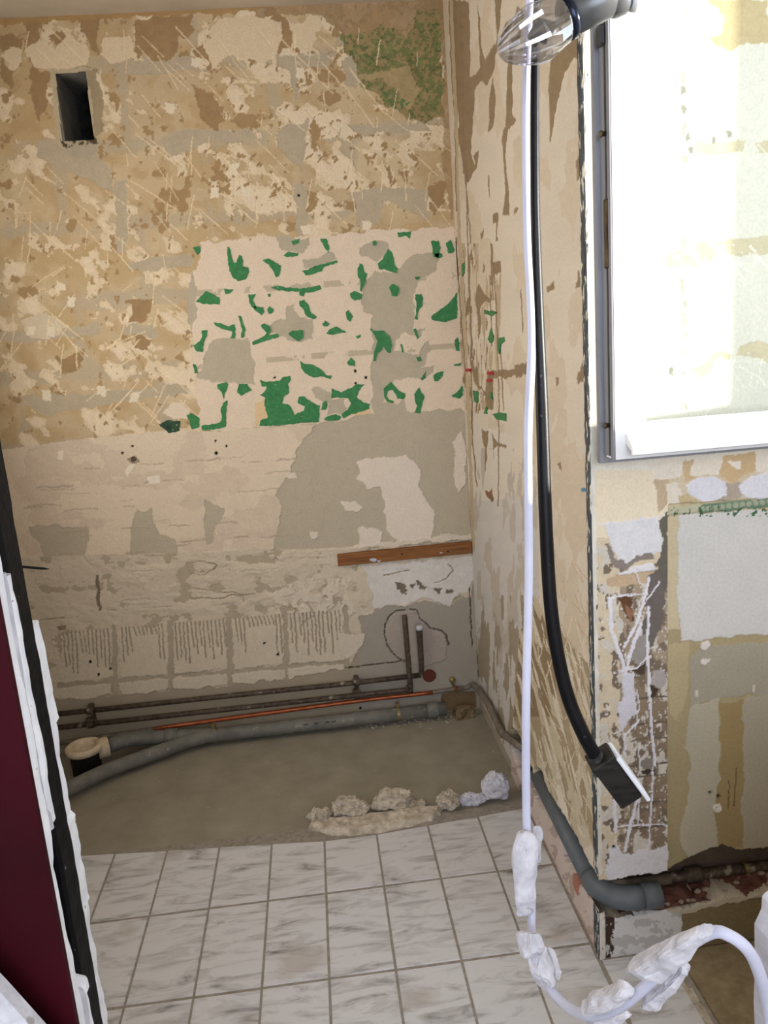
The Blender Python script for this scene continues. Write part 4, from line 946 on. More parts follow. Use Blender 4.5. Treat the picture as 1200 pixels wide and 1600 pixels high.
# crumbs swept along the drain pipe
cr = random.Random(8)
bm = bmesh.new()
for k in range(170):
    a = cr.uniform(560, 760); b = 1132 - 0.11 * (a - 560) + abs(cr.gauss(0, 6))
    p = hit(a, b, 2, 0.0); s = cr.uniform(.0015, .005)
    if p.x > -.012 or p.y > -.01: continue
    bmesh.ops.create_icosphere(bm, subdivisions=1, radius=s, matrix=Matrix.Translation((p.x, p.y, s * .5 - 0.001)) @ Matrix.Diagonal((cr.uniform(.7, 1.5), cr.uniform(.7, 1.4), .7, 1)))
for k in range(60):
    p = hit(cr.uniform(130, 780), cr.uniform(1160, 1300), 2, 0.0); s = cr.uniform(.001, .0028)
    if p.x > -.01: continue
    bmesh.ops.create_icosphere(bm, subdivisions=1, radius=s, matrix=Matrix.Translation((p.x, p.y, s * .5 - 0.001)))
o = obj('plaster_crumbs', bm, 'mortar'); o['kind'] = 'stuff'; o['label'] = 'fine plaster crumbs scattered on the bare concrete floor'

# ================================================================= PIPES ON THE BACK WALL
def wp_(a, b, y): return hit(a, b, 1, y)
# upper steel pipe with its riser
YS = -0.030
r1 = 0.010
pA, pB = wp_(96, 1115, YS), wp_(658, 1056, YS)
za = (pA.z + pB.z) / 2
t = thing('steel_pipe', 'upper dark steel pipe along the back wall, with the shorter upright', 'pipe', (pB.x, YS, za))
part('run', tube([(XL, YS, pA.z), (-1.0, YS, za + .001), (-.5, YS, za - .002), (pB.x, YS, za)], r1, 12), 'steel', t, True)
top = wp_(655, 982, YS)
part('upright', tube(smooth_path([(pB.x, YS, za), (pB.x + .004, YS, za + .03), (top.x, YS, top.z - .03), (top.x, YS, top.z)], 6), [r1, r1, r1 * 1.2, r1 * 1.25], 12), 'steel', t, True)
part('end_cap', lathe([(r1 * 1.4, 0), (r1 * 1.4, .014), (r1 * .9, .017)], (top.x, YS, top.z - .005)), 'plaster', t, True)['label'] = 'plaster-crusted pipe end'
# lower steel pipe with the taller upright
pC, pD = wp_(100, 1136, YS), wp_(640, 1078, YS)
zc_ = (pC.z + pD.z) / 2
top = wp_(632, 962, YS - .022)
t = thing('steel_pipe', 'lower dark steel pipe along the back wall, with the taller upright', 'pipe', (pD.x, YS, zc_))
part('run', tube([(XL, YS, pC.z), (-1.0, YS, zc_ + .001), (-.6, YS, zc_), (pD.x - .02, YS, zc_ - .001), (pD.x, YS, zc_)], r1, 12), 'steel', t, True)
part('upright', tube(smooth_path([(pD.x, YS, zc_), (pD.x + .003, YS - .012, zc_ + .02), (pD.x + .002, YS - .022, zc_ + .05), (top.x, YS - .022, top.z)], 6), r1 * 1.05, 12), 'steel', t, True)
part('elbow', lathe([(r1 * 1.35, -.012), (r1 * 1.35, .016)], (pD.x, YS, zc_)), 'steel', t, True)
# double clamps
for (a, b, b2, lab) in ((142, 1111, 1134, 'rusty double pipe clamp near the broken left door jamb'), (557, 1066, 1087, 'rusty double pipe clamp with plaster on it, left of the uprights')):
    q0, q1 = wp_(a, b, YS), wp_(a, b2, YS); zrow = (za, zc_) if a > 300 else (float(np.interp(q0.x, [XL, -1.0], [pA.z, za])), float(np.interp(q0.x, [XL, -1.0], [pC.z, zc_])))
    q0.z, q1.z = zrow
    t = thing('pipe_clamp', lab, 'clamp', (q0.x, 0, q1.z), 'double clamps of the steel pipes')
    part('bracket', box((q0.x - .008, -.018, q1.z - .02), (q0.x + .008, -.001, q0.z + .02), .002), 'steel', t)
    for q in (q0, q1):
        part('clamp_ring', add_box(lathe([(r1 * 1.12, -.011), (r1 * 1.55, -.011), (r1 * 1.55, .011), (r1 * 1.12, .011)], (q.x, YS, zrow[q is q1]), (1, 0, 0), 16), (q.x - .009, YS - .006, q.z + .0125), (q.x + .009, YS + .012, q.z + .026), .002), 'steel', t)
    part('wing_screw', add_box(lathe([(.006, 0), (.006, .012)], (q0.x - .012, YS - .008, (q0.z + q1.z) / 2 - .002), (0, -1, 0), 8), (q0.x - .02, YS - .024, (q0.z + q1.z) / 2 - .006), (q0.x + .014, YS - .020, (q0.z + q1.z) / 2 + .002), .001), 'steel', t)
# copper pipe
YC = -0.016
q = [wp_(120, 1157, YC), wp_(240, 1139, YC), wp_(420, 1114, YC), wp_(560, 1095, YC), wp_(676, 1082, YC)]
t = thing('copper_pipe', 'thin copper pipe running above the grey drain and bending round the corner', 'pipe', (q[4].x, YC, q[4].z))
part('bare_tube', tube(smooth_path(q[1:], 8), 0.0085, 12), 'copper', t, True)
part('painted_tube', tube([Vector((XL, YC, q[0].z - .01)), q[0], q[1]], 0.0085, 12), 'paintpipe', t, True)['label'] = 'dull overpainted stretch of the copper pipe'
cor = [q[4], wp_(715, 1076, YC), Vector((-0.055, YC, wp_(735, 1074, YC).z)), Vector((-0.026, YC - .03, hit(745, 1078, 0, -.026).z)), hit(762, 1100, 0, -.022), hit(783, 1143, 0, -.020), hit(790, 1150, 0, -.018), hit(812, 1166, 0, -.004), hit(820, 1172, 0, .02)]
part('corner_bend', tube(smooth_path(cor, 8), [0.0085, .0085, .009, .012, .0125, .0125, .012, .012], 12), 'paintpipe', t, True)['label'] = 'grey painted bend of the copper pipe going into the wall'
g = wp_(708, 1066, -.02)
part('pipe_clip', add_box(lathe([(.013, 0), (.013, .008), (.006, .016)], (g.x, -.002, g.z + .004), (0, -1, 0), 12), (g.x - .005, -.058, g.z - .016), (g.x + .005, -.004, g.z - .006), .002), 'brass', t)
# grey drain
rd = 0.0270
YD = -0.062
e0, e1 = hit(690, 1108, 1, YD), hit(330, 1140, 1, YD)
zD = rd + 0.012
wye = Vector((-1.10, YD - .004, zD + .002))
t = thing('drain_pipe', 'grey plastic drain lying on the concrete along the back wall, forking at its left end', 'pipe', (-0.6, YD, zD))
part('main_run', tube([(-0.15, YD, zD + .004), (-0.5, YD, zD + .002), (-0.9, YD, zD), wye], rd, 20), 'dustypvc', t, True)
part('joint_sleeve', lathe([(rd, 0), (rd * 1.16, .003), (rd * 1.16, .04), (rd, .045)], (-0.225, YD, zD + .003), (1, 0, 0)), 'dustypvc', t, True)
bL = [wye + Vector((.05, 0, 0)), wye + Vector((-.03, -.012, 0)), hit(250, 1174, 2, zD), hit(170, 1203, 2, zD), hit(110, 1231, 2, zD), hit(40, 1264, 2, zD)]
part('front_branch', tube(smooth_path(bL, 6), rd, 20), 'dustypvc', t, True)
fc = hit(131, 1167, 1, -0.168); ch_ = fc.z - .125
ax = Vector((.10, .045, 0))
bR = [wye + Vector((.03, .0, .002)), wye + Vector((-.06, .004, .006)), Vector((-1.28, YD - .004, zD + .020)), Vector((-1.38, YD - .02, zD + .032)), Vector((fc.x, fc.y, zD + .04)) + ax.normalized() * .087]
part('rear_branch', tube(smooth_path(bR, 6), rd * 1.03, 20), 'dustypvc', t, True)
part('joint_sleeve', tube([Vector((-1.20, YD - .001, zD + .013)), Vector((-1.25, YD - .003, zD + .017))], rd * 1.18, 20), 'dustypvc', t, True)
for x, a in ((hit(622, 1110, 1, YD).x, 0), (hit(334, 1140, 1, YD).x, 1)):
    bm = bmesh.new()
    add_tube(bm, [(x - .006, YD, zD + .002), (x + .006, YD, zD + .002)], rd * 1.07, 20); add_box(bm, (x - .006, YD - .006, zD + rd), (x + .006, YD + .02, zD + rd + .02), .002)
    part('pipe_clip', bm, 'brass', t)['label'] = 'tarnished yellowish pipe clip'
# worn, no longer readable print on the drain: a row of short black strokes
bm = bmesh.new(); pr = random.Random(4); an = math.radians(62)
yy, zz_ = YD - (rd + .0004) * math.sin(an), zD + (rd + .0004) * math.cos(an)
x = hit(474, 1128, 1, YD - rd).x
for grp in (1, 0, 2, 0, 1, 1):
    for k in range(3 if grp else 1):
        if grp: add_box(bm, (x, yy - .001, zz_ - .004 * pr.uniform(.6, 1.2)), (x + .0035, yy + .001, zz_ + .004 * pr.uniform(.6, 1.2)))
        x += .006 if grp else .012
    x += .006
part('printing', bm, 'dark_inside', t)['label'] = 'worn black print on the drain'; bpy.data.objects['printing']['kind'] = 'stuff'
# toilet connector
t = thing('toilet_connector', 'black drain socket with dirty cream rim standing at the left jamb', 'pipe fitting', (fc.x, fc.y, 0))
part('body', lathe([(.052, 0.0), (.054, .10 + ch_), (.056, .118 + ch_), (.046, .118 + ch_), (.044, .03), (.0, .03)], (fc.x, fc.y, 0.0), (0, 0, 1), 32), 'dark_inside', t, True)
part('rim', lathe([(r, h + ch_) for r, h in [(.046, .105), (.063, .108), (.067, .118), (.067, .128), (.060, .134), (.049, .132), (.045, .122), (.044, .075)]], (fc.x, fc.y, 0), (0, 0, 1), 32), 'cream_ring', t, True)
part('side_collar', tube([Vector((fc.x, fc.y, zD + .04)) + ax.normalized() * .045, Vector((fc.x, fc.y, zD + .04)) + ax.normalized() * .085], .038, 24), 'cream_ring', t, True)
# red-brown cover disc
d = wp_(671, 1056, -.004)
o = obj('cover_disc', lathe([(.027, 0), (.027, .004), (.024, .006)], (d.x, -.0005, d.z), (0, -1, 0), 24), 'rosette', smooth=False); settle(o)
tag(o, 'red-brown round disc on the back wall beside the shorter pipe upright', 'cover disc')
# wooden batten
b0, b1 = wp_(527, 867, -.022), wp_(740, 848, -.022)
bz0, bz1 = wp_(528, 885, -.022).z, b0.z
t = thing('wooden_batten', 'brown wooden batten screwed to the plaster in the right corner of the back wall', 'batten', (b0.x, -.011, bz0))
part('board', box((b0.x, -.022, bz0), (-.004, -.0005, bz1), .0015), 'wood', t)
for a, b in ((628, 866), (700, 862)):
    p = wp_(a, b, -.022); part('screw_head', lathe([(.0035, 0), (.003, .001)], (p.x, -.0222, p.z), (0, -1, 0), 10), 'dark_inside', t)
for i, (a, b, s) in enumerate(((583, 875, .016), (592, 877, .008), (689, 864, .007))):
    p = wp_(a, b, -.024); part('plaster_splash', lump((p.x, -.023, p.z), (s, .003, s * .55), 40 + i, .4, 2), 'plaster', t)['label'] = 'white plaster splash on the batten'

# ================================================================= CORNER BEAD OF THE PIER
def bead(z0, z1, mat, name, n, seed, w=0.009, d=0.0035):
    bm = bmesh.new(); rb = random.Random(seed); rings = []
    for i in range(n + 1):
        z = z0 + (z1 - z0) * i / n
        j = lambda: rb.uniform(-.0009, .0009)
        prof = [(-.0005, Y1 + w * 3 + j() * 5), (-d + j(), Y1 + w * 2.6), (-d + j(), Y1 + .001), (-d * .4, Y1 - d + j()), (.002, Y1 - d + j()), (w * .9 + j() * 2, Y1 - d * .7), (w + j() * 2, Y1 + .0005)]
        rings.append([bm.verts.new((x, y, z)) for x, y in prof])
    for a, b in zip(rings, rings[1:]):
        for k in range(len(a) - 1): bm.faces.new((a[k], a[k + 1], b[k + 1], b[k]))
    o = struct(name, bm, mat); o.data.materials.append(MAT['beadsun'])
    for k, p in enumerate(o.data.polygons): p.material_index = 1 if (k % 6) >= 3 else 0  # strips on the pier face take the white of the sun glare
    return o
zt = hit(941, 1376, 0, 0).z
bead(zt, H, 'bead', 'trim_1', 220, 1)
bead(0.0, hit(940, 1432, 0, 0).z, 'bead', 'trim_2', 24, 2, .012)

# ================================================================= WASTE PIPE IN THE CHASE
rp_ = 0.027
zc0, zc1 = hit(843, 1224, 0, .012).z, hit(938, 1398, 0, .012).z
t = thing('waste_pipe', 'blue-grey plastic waste pipe with elbow, set in the chase around the pier', 'pipe', (0, Y1, zc1))
xq = 0.016; yq = Y1 + 0.012
pe = hit(1030, 1396, 1, yq)
zz = hit(985, 1403, 1, yq).z
ang = [k / 10 * math.pi / 2 for k in range(11)]
Rb = 0.075
elbow = [Vector((xq + Rb - Rb * math.cos(a), yq + Rb - Rb * math.sin(a), zz)) for a in ang]
zs = hit(848, 1226, 0, xq).z
path = [Vector((xq + .004, -0.80, zs)), Vector((xq + .002, -1.0, zs + (zz - zs) * .45))]
part('straight', tube(path + [elbow[0]], rp_, 20), 'greypvc', t, True)
part('elbow', tube([elbow[0] + Vector((0, .012, 0))] + elbow + [elbow[-1] + Vector((.02, 0, 0))], rp_ * 1.06, 22), 'greypvc', t, True)
part('coupling', tube([elbow[-1] + Vector((.018, 0, 0)), Vector((pe.x, yq, zz))], rp_ * 1.13, 22), 'greypvc', t, True)
part('pipe_end', tube([path[0] + Vector((0, .035, -.004)), path[0] + Vector((0, -.012, 0))], rp_ * .9, 16), 'dark_inside', t, True)
# pipe deeper in the chase
yh = Y1 + 0.066
ha, hb = hit(1000, 1378, 1, yh), hit(1200, 1352, 1, yh)
t = thing('heating_pipe', 'dark dusty steel pipe lying at the back of the chase under the window', 'pipe', (.3, yh, hb.z))
part('run', tube([(0.052, yh, ha.z - .002), (ha.x, yh, ha.z), (hb.x, yh, hb.z), (XR - .005, yh, hb.z + (hb.z - ha.z) * .5)], .0125, 14), 'steel', t, True)
s = hit(1082, 1366, 1, yh); part('coupling', lathe([(.018, -.02), (.019, -.015), (.019, .015), (.018, .02)], s, (1, -.0, 0), 16), 'steel', t, True)
s = hit(1164, 1356, 1, yh); part('pipe_clip', add_box(lathe([(.0155, -.005), (.0155, .005)], s, (1, 0, 0), 16), (s.x - .005, s.y - .012, s.z - .045), (s.x + .005, s.y, s.z - .008), .001), 'brass', t)
part('bare_end', tube([(0.050, yh - .002, ha.z - .002), (ha.x + .075, yh - .002, ha.z)], .0135, 14), 'paintpipe', t, True)['label'] = 'paint-stained pale stretch of the pipe'
# red broken brick bed on the chase ledge
lip = hit(1100, 1411, 1, Y1).z
X_, Y_ = np.meshgrid(np.linspace(0.05, XR - .01, 90), np.linspace(Y1 + .004, Y1 + CHD - .004, 16), indexing='ij')
fz = lip - .012 + .02 * fbm(X_ * 26, Y_ * 26, 91, 4) + .035 * np.clip((X_ - .15) / .35, 0, 1) * ((Y_ - Y1) / CHD)
bm = bmesh.new(); vs = [[bm.verts.new((X_[i, j], Y_[i, j], fz[i, j])) for j in range(16)] for i in range(90)]
for i in range(89):
    for j in range(15): bm.faces.new((vs[i][j], vs[i + 1][j], vs[i + 1][j + 1], vs[i][j + 1]))
obj('mortar_bed', box((.003, Y1 + .003, lip - .075), (CHD + .018, Y1 + CHD + .018, lip - .018), .004), 'mortar', wall_pier)
o = obj('brick_bed', bm, 'brick', wall_pier); o['label'] = 'broken red brick exposed in the bottom of the chase'
# broken stones lying in the chase
st_ = random.Random(21)
SPOT = [(1135, 1394, .013, .006, 'flat pale stone flake on the edge of the chase ledge'), (1108, 1405, .007, .006, None), (1090, 1396, .007, .006, None), (1100, 1392, .006, .006, None), (1075, 1404, .005, .005, None), (1064, 1410, .006, .005, None), (1118, 1390, .005, .005, None), (1150, 1384, .006, .005, None), (1188, 1374, .007, .006, None), (1045, 1416, .005, .004, None), (1084, 1408, .006, .005, None), (1128, 1382, .005, .005, None)]
order = sorted(range(len(SPOT)), key=lambda k: SPOT[k][0])
ORD = 'first second third fourth fifth sixth seventh eighth ninth tenth eleventh twelfth'.split()
STL = {k: f'{ORD[n]} small rubble stone along the red chase ledge, counted from the grey elbow' for n, k in enumerate(order)}
for i, (a, b, s, hgt, lab) in enumerate(SPOT):
    p = hit(a, b, 2, lip + .002)
    p.y = max(Y1 + .012, min(p.y, Y1 + CHD - .02))
    zf = lip - .012 + .02 * float(fbm(np.array([p.x * 26.]), np.array([p.y * 26.]), 91, 4)[0]) + .035 * max(0, min(1, (p.x - .15) / .35)) * ((p.y - Y1) / CHD)
    o = settle(obj('rubble_stone', lump((p.x, p.y, zf + hgt * .5), (s * 1.4, s, hgt), 60 + i, .35, 2), 'stone'))
    tag(o, lab or STL[i], 'stone', 'rubble stones in the chase')

# ================================================================= OPENED WINDOW SASH
SY0, SY1 = -1.470, -1.402        # near (outdoor) face and far flange of the sash
sx0, sx1 = 0.016, 0.757
sz0, sz1 = 1.233, 2.29
t = thing('window_sash', 'white window sash swung open flat before the pier, grey fittings on its edge', 'window', (sx1, (SY0 + SY1) / 2, sz0))
def ring(x0, x1, z0, z1, w, ya, yb, bev=0.0):
    bm = bmesh.new()
    o_ = [(x0, z0), (x1, z0), (x1, z1), (x0, z1)]; i_ = [(x0 + w, z0 + w), (x1 - w, z0 + w), (x1 - w, z1 - w), (x0 + w, z1 - w)]
    of = [bm.verts.new((x, ya, z)) for x, z in o_]; ob = [bm.verts.new((x, yb, z)) for x, z in o_]
    f_ = [bm.verts.new((x, ya + bev, z)) for x, z in i_]; ib = [bm.verts.new((x, yb, z)) for x, z in i_]
    for k in range(4):
        n_ = (k + 1) % 4
        bm.faces.new((of[k], of[n_], f_[n_], f_[k])); bm.faces.new((ob[k], ib[k], ib[n_], ob[n_])); bm.faces.new((of[k], ob[k], ob[n_], of[n_])); bm.faces.new((f_[k], f_[n_], ib[n_], ib[k]))
    bmesh.ops.recalc_face_normals(bm, faces=bm.faces)
    return bm
gx0, gz0 = hit(1005, 660, 1, SY0 + .02).x, hit(1005, 660, 1, SY0 + .02).z
wf = gx0 - sx0 - .012
part('frame', ring(sx0, sx1, sz0, sz1, wf, SY0, SY0 + .046), 'pvcwhite', t)
part('glazing_bead', ring(sx0 + wf, sx1 - wf, sz0 + wf, sz1 - wf, .014, SY0 + .002, SY0 + .03, .014), 'pvcwhite', t)
part('pane', box((sx0 + wf + .004, SY0 + .020, sz0 + wf + .004), (sx1 - wf - .004, SY0 + .024, sz1 - wf - .004)), 'pane', t)
part('flange', ring(sx0 - .011, sx1, sz0 - .014, sz1 + .01, .05, SY1 - .016, SY1), 'alu', t)
# edge with groove and fittings (normal -X)
part('edge_strip', box((sx0 - .0012, SY0 + .004, sz0 + .004), (sx0 + .002, SY1 - .014, sz1)), 'alu', t)
part('edge_groove', box((sx0 - .0020, SY0 + .020, sz0 + .006), (sx0 - .001, SY0 + .027, sz1)), 'aludark', t)
part('front_lip', box((sx0 - .003, SY0, sz0), (sx0 + .001, SY0 + .012, sz1)), 'alu', t)
def edge_at(a, b): return hit(a, b, 0, sx0 - .002)
for a, b in ((941, 212), (950, 664)):
    p = edge_at(a, b); part('cam_pin', lathe([(.0045, 0), (.0045, .006), (.006, .006), (.006, .010)], (sx0 - .002, SY0 + .024, p.z), (-1, 0, 0), 12), 'gear', t, True)
p = edge_at(941, 58)
part('lock_block', box((sx0 - .012, SY0 + .016, p.z - .016), (sx0 - .001, SY0 + .038, p.z + .018), .003), 'aludark', t)
pa, pb = edge_at(945, 312), edge_at(947, 420)
part('gear_plate', box((sx0 - .005, SY0 + .014, pb.z), (sx0 - .001, SY0 + .032, pa.z), .003), 'gear', t)['label'] = 'brass-brown gear plate on the sash edge'
# weather bar at the foot of the outer face
wa = hit(978, 690, 1, SY0 - .03)
bm = bmesh.new()
prof = [(SY0, sz0 + .050), (SY0 - .010, sz0 + .046), (SY0 - .032, sz0 + .026), (SY0 - .034, sz0 + .012), (SY0 - .028, sz0 + .010), (SY0 - .026, sz0 + .020), (SY0, sz0 + .030)]
e_ = [[bm.verts.new((x, y, z)) for y, z in prof] for x in (sx0 + .022, sx1 - .02)]
m_ = len(prof)
for k in range(m_): bm.faces.new((e_[0][k], e_[0][(k + 1) % m_], e_[1][(k + 1) % m_], e_[1][k]))
bm.faces.new(e_[0][::-1]); bm.faces.new(e_[1]); bmesh.ops.recalc_face_normals(bm, faces=bm.faces)
part('weather_bar', bm, 'pvcwhite', t)
for z in (1.34, 2.2): part('hinge', tube([(XR - .012, SY1 - .004, z - .03), (XR - .012, SY1 - .004, z + .03)], .011, 12), 'alu', t, True)

# ================================================================= BROKEN PARTITION: LEFT JAMB AND RIGHT STUB
def ragged(x_edge, y0, y1, z0, z1, depth, seed, amp, name, mat, par, n=90, cut=None, f=22, step=0.0):
    """upright strip of the broken wall end: from x_edge-depth to a ragged edge at x_edge"""
    bm = bmesh.new(); rings = []
    for i in range(n + 1):
        z = z0 + (z1 - z0) * i / n
        j = amp * 2 * (float(fbm(np.array([z * f]), np.array([seed * 1.3]), seed, 4)[0]) - .5)
        if step: j += step * (float(vn(np.array([z * 9.]), np.array([seed * 2.1]), seed)[0]) > .55) * -1
        x = x_edge + j
        if cut is not None: x += cut(z)
        j2 = amp * (float(fbm(np.array([z * f * 1.4]), np.array([seed * 3.3]), seed + 5, 3)[0]) - .5)
        rings.append([bm.verts.new(p) for p in ((x_edge - depth, y0, z), (x - .003, y0, z), (x, y0 + .004 + abs(j2) * .4, z), (x + j2 * .5, (y0 + y1) / 2, z), (x, y1 - .004, z), (x - .003, y1, z), (x_edge - depth, y1, z))])
    for a, b in zip(rings, rings[1:]):
        for k in range(len(a)): bm.faces.new((a[k], a[(k + 1) % len(a)], b[(k + 1) % len(b)], b[k]))
    bm.faces.new(rings[0]); bm.faces.new(rings[-1][::-1]); bmesh.ops.recalc_face_normals(bm, faces=bm.faces)
    return obj(name, bm, mat, par)
def jx(a, b, y): return hit(a, b, 1, y).x
XJ = jx(46, 1200, YN0)
wj = struct('wall_partition', box((XL, YN0 + .004, 0), (XJ - .07, YN1 - .02, H)), 'core')
obj('red_face', box((XL, YN0 - .002, 0), (XJ, YN0 + .006, H)), 'maroon', wj)['label'] = 'maroon painted face of the partition'
def cutter(za, zb, d, ramp):
    def f(z): return -d * max(0.0, min(1.0, min(z - za, zb - z) / ramp))
    return f
zA, zB = hit(95, 1262, 1, -2.16).z, hit(110, 1505, 1, -2.16).z
zC, zD_ = hit(75, 1318, 1, -2.2).z, hit(90, 1470, 1, -2.2).z
ragged(jx(52, 1200, YN0 + .016), YN0 + .006, YN0 + .016, 0, H, .12, 2, .0012, 'plaster_edge', 'jambtan', wj, 200, cut=cutter(zD_, zC, .004, .01))
ragged(jx(63, 1200, YN0 + .034), YN0 + .016, YN0 + .034, 0, H, .12, 3, .0022, 'plaster_layer', 'jambwhite', wj, 240, cut=cutter(zD_, zC, .003, .012))
ragged(jx(68, 1200, YN0 + .042) - .004, YN0 + .034, YN0 + .042, 0, H, .12, 7, .0016, 'plaster_seam', 'jambgrey', wj, 240, cut=cutter(zB, zA, .05, .02))
ragged(jx(73, 1200, YN0 + .050) - .002, YN0 + .042, YN0 + .052, 0, hit(20, 893, 1, -2.2).z, .12, 4, .0022, 'plaster_layer', 'jambgrey', wj, 240, cut=cutter(zB, zA, .06, .02), step=.003)
ragged(jx(82, 1200, YN0 + .068), YN0 + .052, YN0 + .068, 0, hit(30, 893, 1, -2.18).z, .12, 5, .0030, 'plaster_layer', 'jambwhite', wj, 240, cut=cutter(zB, zA, .07, .03), step=.004)
ragged(jx(93, 1200, YN0 + .112), YN0 + .068, YN0 + .112, 0, H, .10, 6, .0030, 'metal_bead', 'black_metal', wj, 240)['label'] = 'black tarred metal strip in the broken wall end'
zc_top = hit(62, 968, 1, YN1).z
ragged(jx(106, 1200, YN1), YN1 - .066, YN1, 0, zc_top, .10, 9, .0040, 'plaster_layer', 'jambwhite', wj, 200, f=30, step=.004)
p = hit(40, 887, 1, YN1 - .07)
n0 = hit(12, 884, 1, YN1 - .08); n1 = hit(77, 889, 1, YN1 - .05)
obj('nail', tube([n0, n0.lerp(n1, .85), n1], [.0014, .0014, .0003], 8), 'black_metal', wj)
# white plaster scab low on the red face
yb_ = YN0 - .045
ed = [hit(a, b, 1, yb_) for a, b in ((-130, 1416), (0, 1550), (12, 1563), (47, 1602), (90, 1650))]
out = [(ed[0].x, 0.0)] + [(p.x, p.z) for p in ed] + [(ed[-1].x + .01, 0.0)]
bm = bmesh.new(); fr = [bm.verts.new((x, yb_, z)) for x, z in out]; bk = [bm.verts.new((x, yb_ + .016, z)) for x, z in out]
for i in range(len(out)): bm.faces.new((fr[i], fr[(i + 1) % len(out)], bk[(i + 1) % len(out)], bk[i]))
bm.faces.new(fr); bm.faces.new(bk[::-1]); bmesh.ops.recalc_face_normals(bm, faces=bm.faces)
o = settle(obj('plasterboard_offcut', bm, 'plaster')); tag(o, 'white board offcut with slanted edge standing before the maroon partition face', 'board')
# right-hand stub of the partition
bm = bmesh.new()
YS0, YS1 = YN0, YN0 + .035
sp = [hit(a, b, 1, YS1) for a, b in [(1204, 1384), (1192, 1393), (1188, 1398), (1187, 1416), (1181, 1430), (1176, 1440), (1177, 1500), (1175, 1560), (1177, 1610)]]
out = [(XR - .002, sp[0].z + .02), (.2, sp[0].z + .012), (.06, sp[0].z + .006)] + [(p.x, p.z) for p in sp] + [(sp[-1].x, 0.0), (XR - .002, 0.0)]
fr = [bm.verts.new((x + .004, YS0, z - .002 if z > 0 else 0)) for x, z in out]; bk = [bm.verts.new((x, YS1, z)) for x, z in out]
for i in range(len(out)): bm.faces.new((fr[i], fr[(i + 1) % len(out)], bk[(i + 1) % len(out)], bk[i]))
bm.faces.new(fr); bm.faces.new(bk[::-1]); bmesh.ops.recalc_face_normals(bm, faces=bm.faces)
bmesh.ops.triangulate(bm, faces=[f for f in bm.faces if len(f.verts) > 4])
bmesh.ops.bevel(bm, geom=[e for e in bm.edges if e.calc_face_angle(0) > 1.0], offset=.003, segments=1, affect='EDGES')
struct('wall_stub', bm, 'jambgrey')

# ================================================================= WHITE CABLE WITH PLASTER LUMPS
def hp(a, b, y): return hit(a, b, 1, y)
ctop = hp(828, -10, -1.90)
cp = [hp(828, -10, -1.90), hp(822, 140, -1.90), hp(823, 350, -1.91), hp(829, 480, -1.92), hp(830, 560, -1.92), hp(825, 680, -1.93), hp(826, 900, -1.95), hp(822, 1100, -1.98), hp(823, 1290, -2.0), hp(830, 1400, -2.03), hp(832, 1470, -2.06), hp(850, 1530, -2.1), hp(885, 1572, -2.15), hp(925, 1587, -2.2), hp(970, 1572, -2.24), hp(1020, 1530, -2.27), hp(1070, 1482, -2.30), hp(1112, 1457, -2.32), hp(1140, 1462, -2.33), hp(1168, 1484, -2.33), hp(1186, 1520, -2.32), hp(1200, 1575, -2.30), hp(1206, 1640, -2.29)]
t = thing('white_cable', 'white cable hanging from the ceiling and looping below, crusted with plaster lumps', 'cable', cp[0])
part('sheath', tube([Vector((cp[0].x, cp[0].y, H))] + smooth_path(cp, 8) , [.0052] * 20 + [.0060] * 30 + [.0062] * 60, 12), 'cable', t, True)
def clump(a, b, y0, y1, w, dth, seed, amp=.35, over=1.0, name='plaster_lump', freq=2.6):
    p0, p1 = hp(*a, y0), hp(*b, y1); L = (p1 - p0).length / 2 * over
    return part(name, chunk((p0 + p1) / 2, (L, dth, w), seed, .0024, axis_rot(p0, p1), 3.8), 'plaster', t)
clump((821, 1300), (818, 1428), -2.015, -2.04, .0185, .016, 31)
clump((838, 1292), (834, 1350), -1.99, -2.01, .0085, .010, 37)
clump((822, 1452), (838, 1500), -2.075, -2.10, .015, .012, 32)
clump((834, 1478), (856, 1546), -2.08, -2.12, .0155, .012, 33)
clump((856, 1482), (874, 1532), -2.075, -2.11, .0045, .007, 39)
clump((912, 1580), (988, 1545), -2.21, -2.26, .0105, .011, 34)
clump((986, 1532), (1110, 1453), -2.265, -2.33, .0150, .014, 35)
clump((1010, 1572), (1072, 1510), -2.25, -2.29, .0095, .009, 40)
clump((915, 1602), (985, 1588), -2.185, -2.22, .008, .009, 41)

# ================================================================= BLACK HOSE WITH BOX
hpnts = [hp(838, -12, -1.86), hp(836, 90, -1.86), hp(836, 300, -1.865), hp(840, 460, -1.87), hp(847, 640, -1.88), hp(853, 820, -1.89), hp(862, 960, -1.90), hp(882, 1070, -1.91), hp(908, 1140, -1.92), hp(938, 1195, -1.925)]
t = thing('black_hose', 'black rubber hose hanging before the pier with a black socket box at its end', 'hose', hpnts[0])
hh = smooth_path(hpnts, 10)
part('sleeve', tube([Vector((hpnts[0].x, hpnts[0].y, H))] + hh, [.0058, .0056, .0060, .0074, .0088, .0096, .0100, .0102, .0104, .0106], 16), 'hose', t, True)
bx0, bx1 = hp(932, 1182, -1.925), hp(975, 1240, -1.925)
axd = (bx1 - bx0).normalized(); sd_ = axd.cross(Vector((0, -1, 0))).normalized(); nd = axd.cross(sd_).normalized()
def obox(c, hx, hy, hz, bev=.004):
    bm = box((-hx, -hy, -hz), (hx, hy, hz), bev)
    tilt = Matrix((axd, sd_, nd)).transposed() @ Matrix.Rotation(math.radians(4), 3, 'X')
    for w in bm.verts: w.co = tilt @ w.co + c
    return bm
bc = hp(960, 1214, -1.925)
ob_ = part('socket_box', obox(bc, .041, .0185, .020, .003), 'boxblack', t)
part('box_collar', obox(bc - axd * .036, .008, .0200, .0215, .002), 'boxblack', ob_)
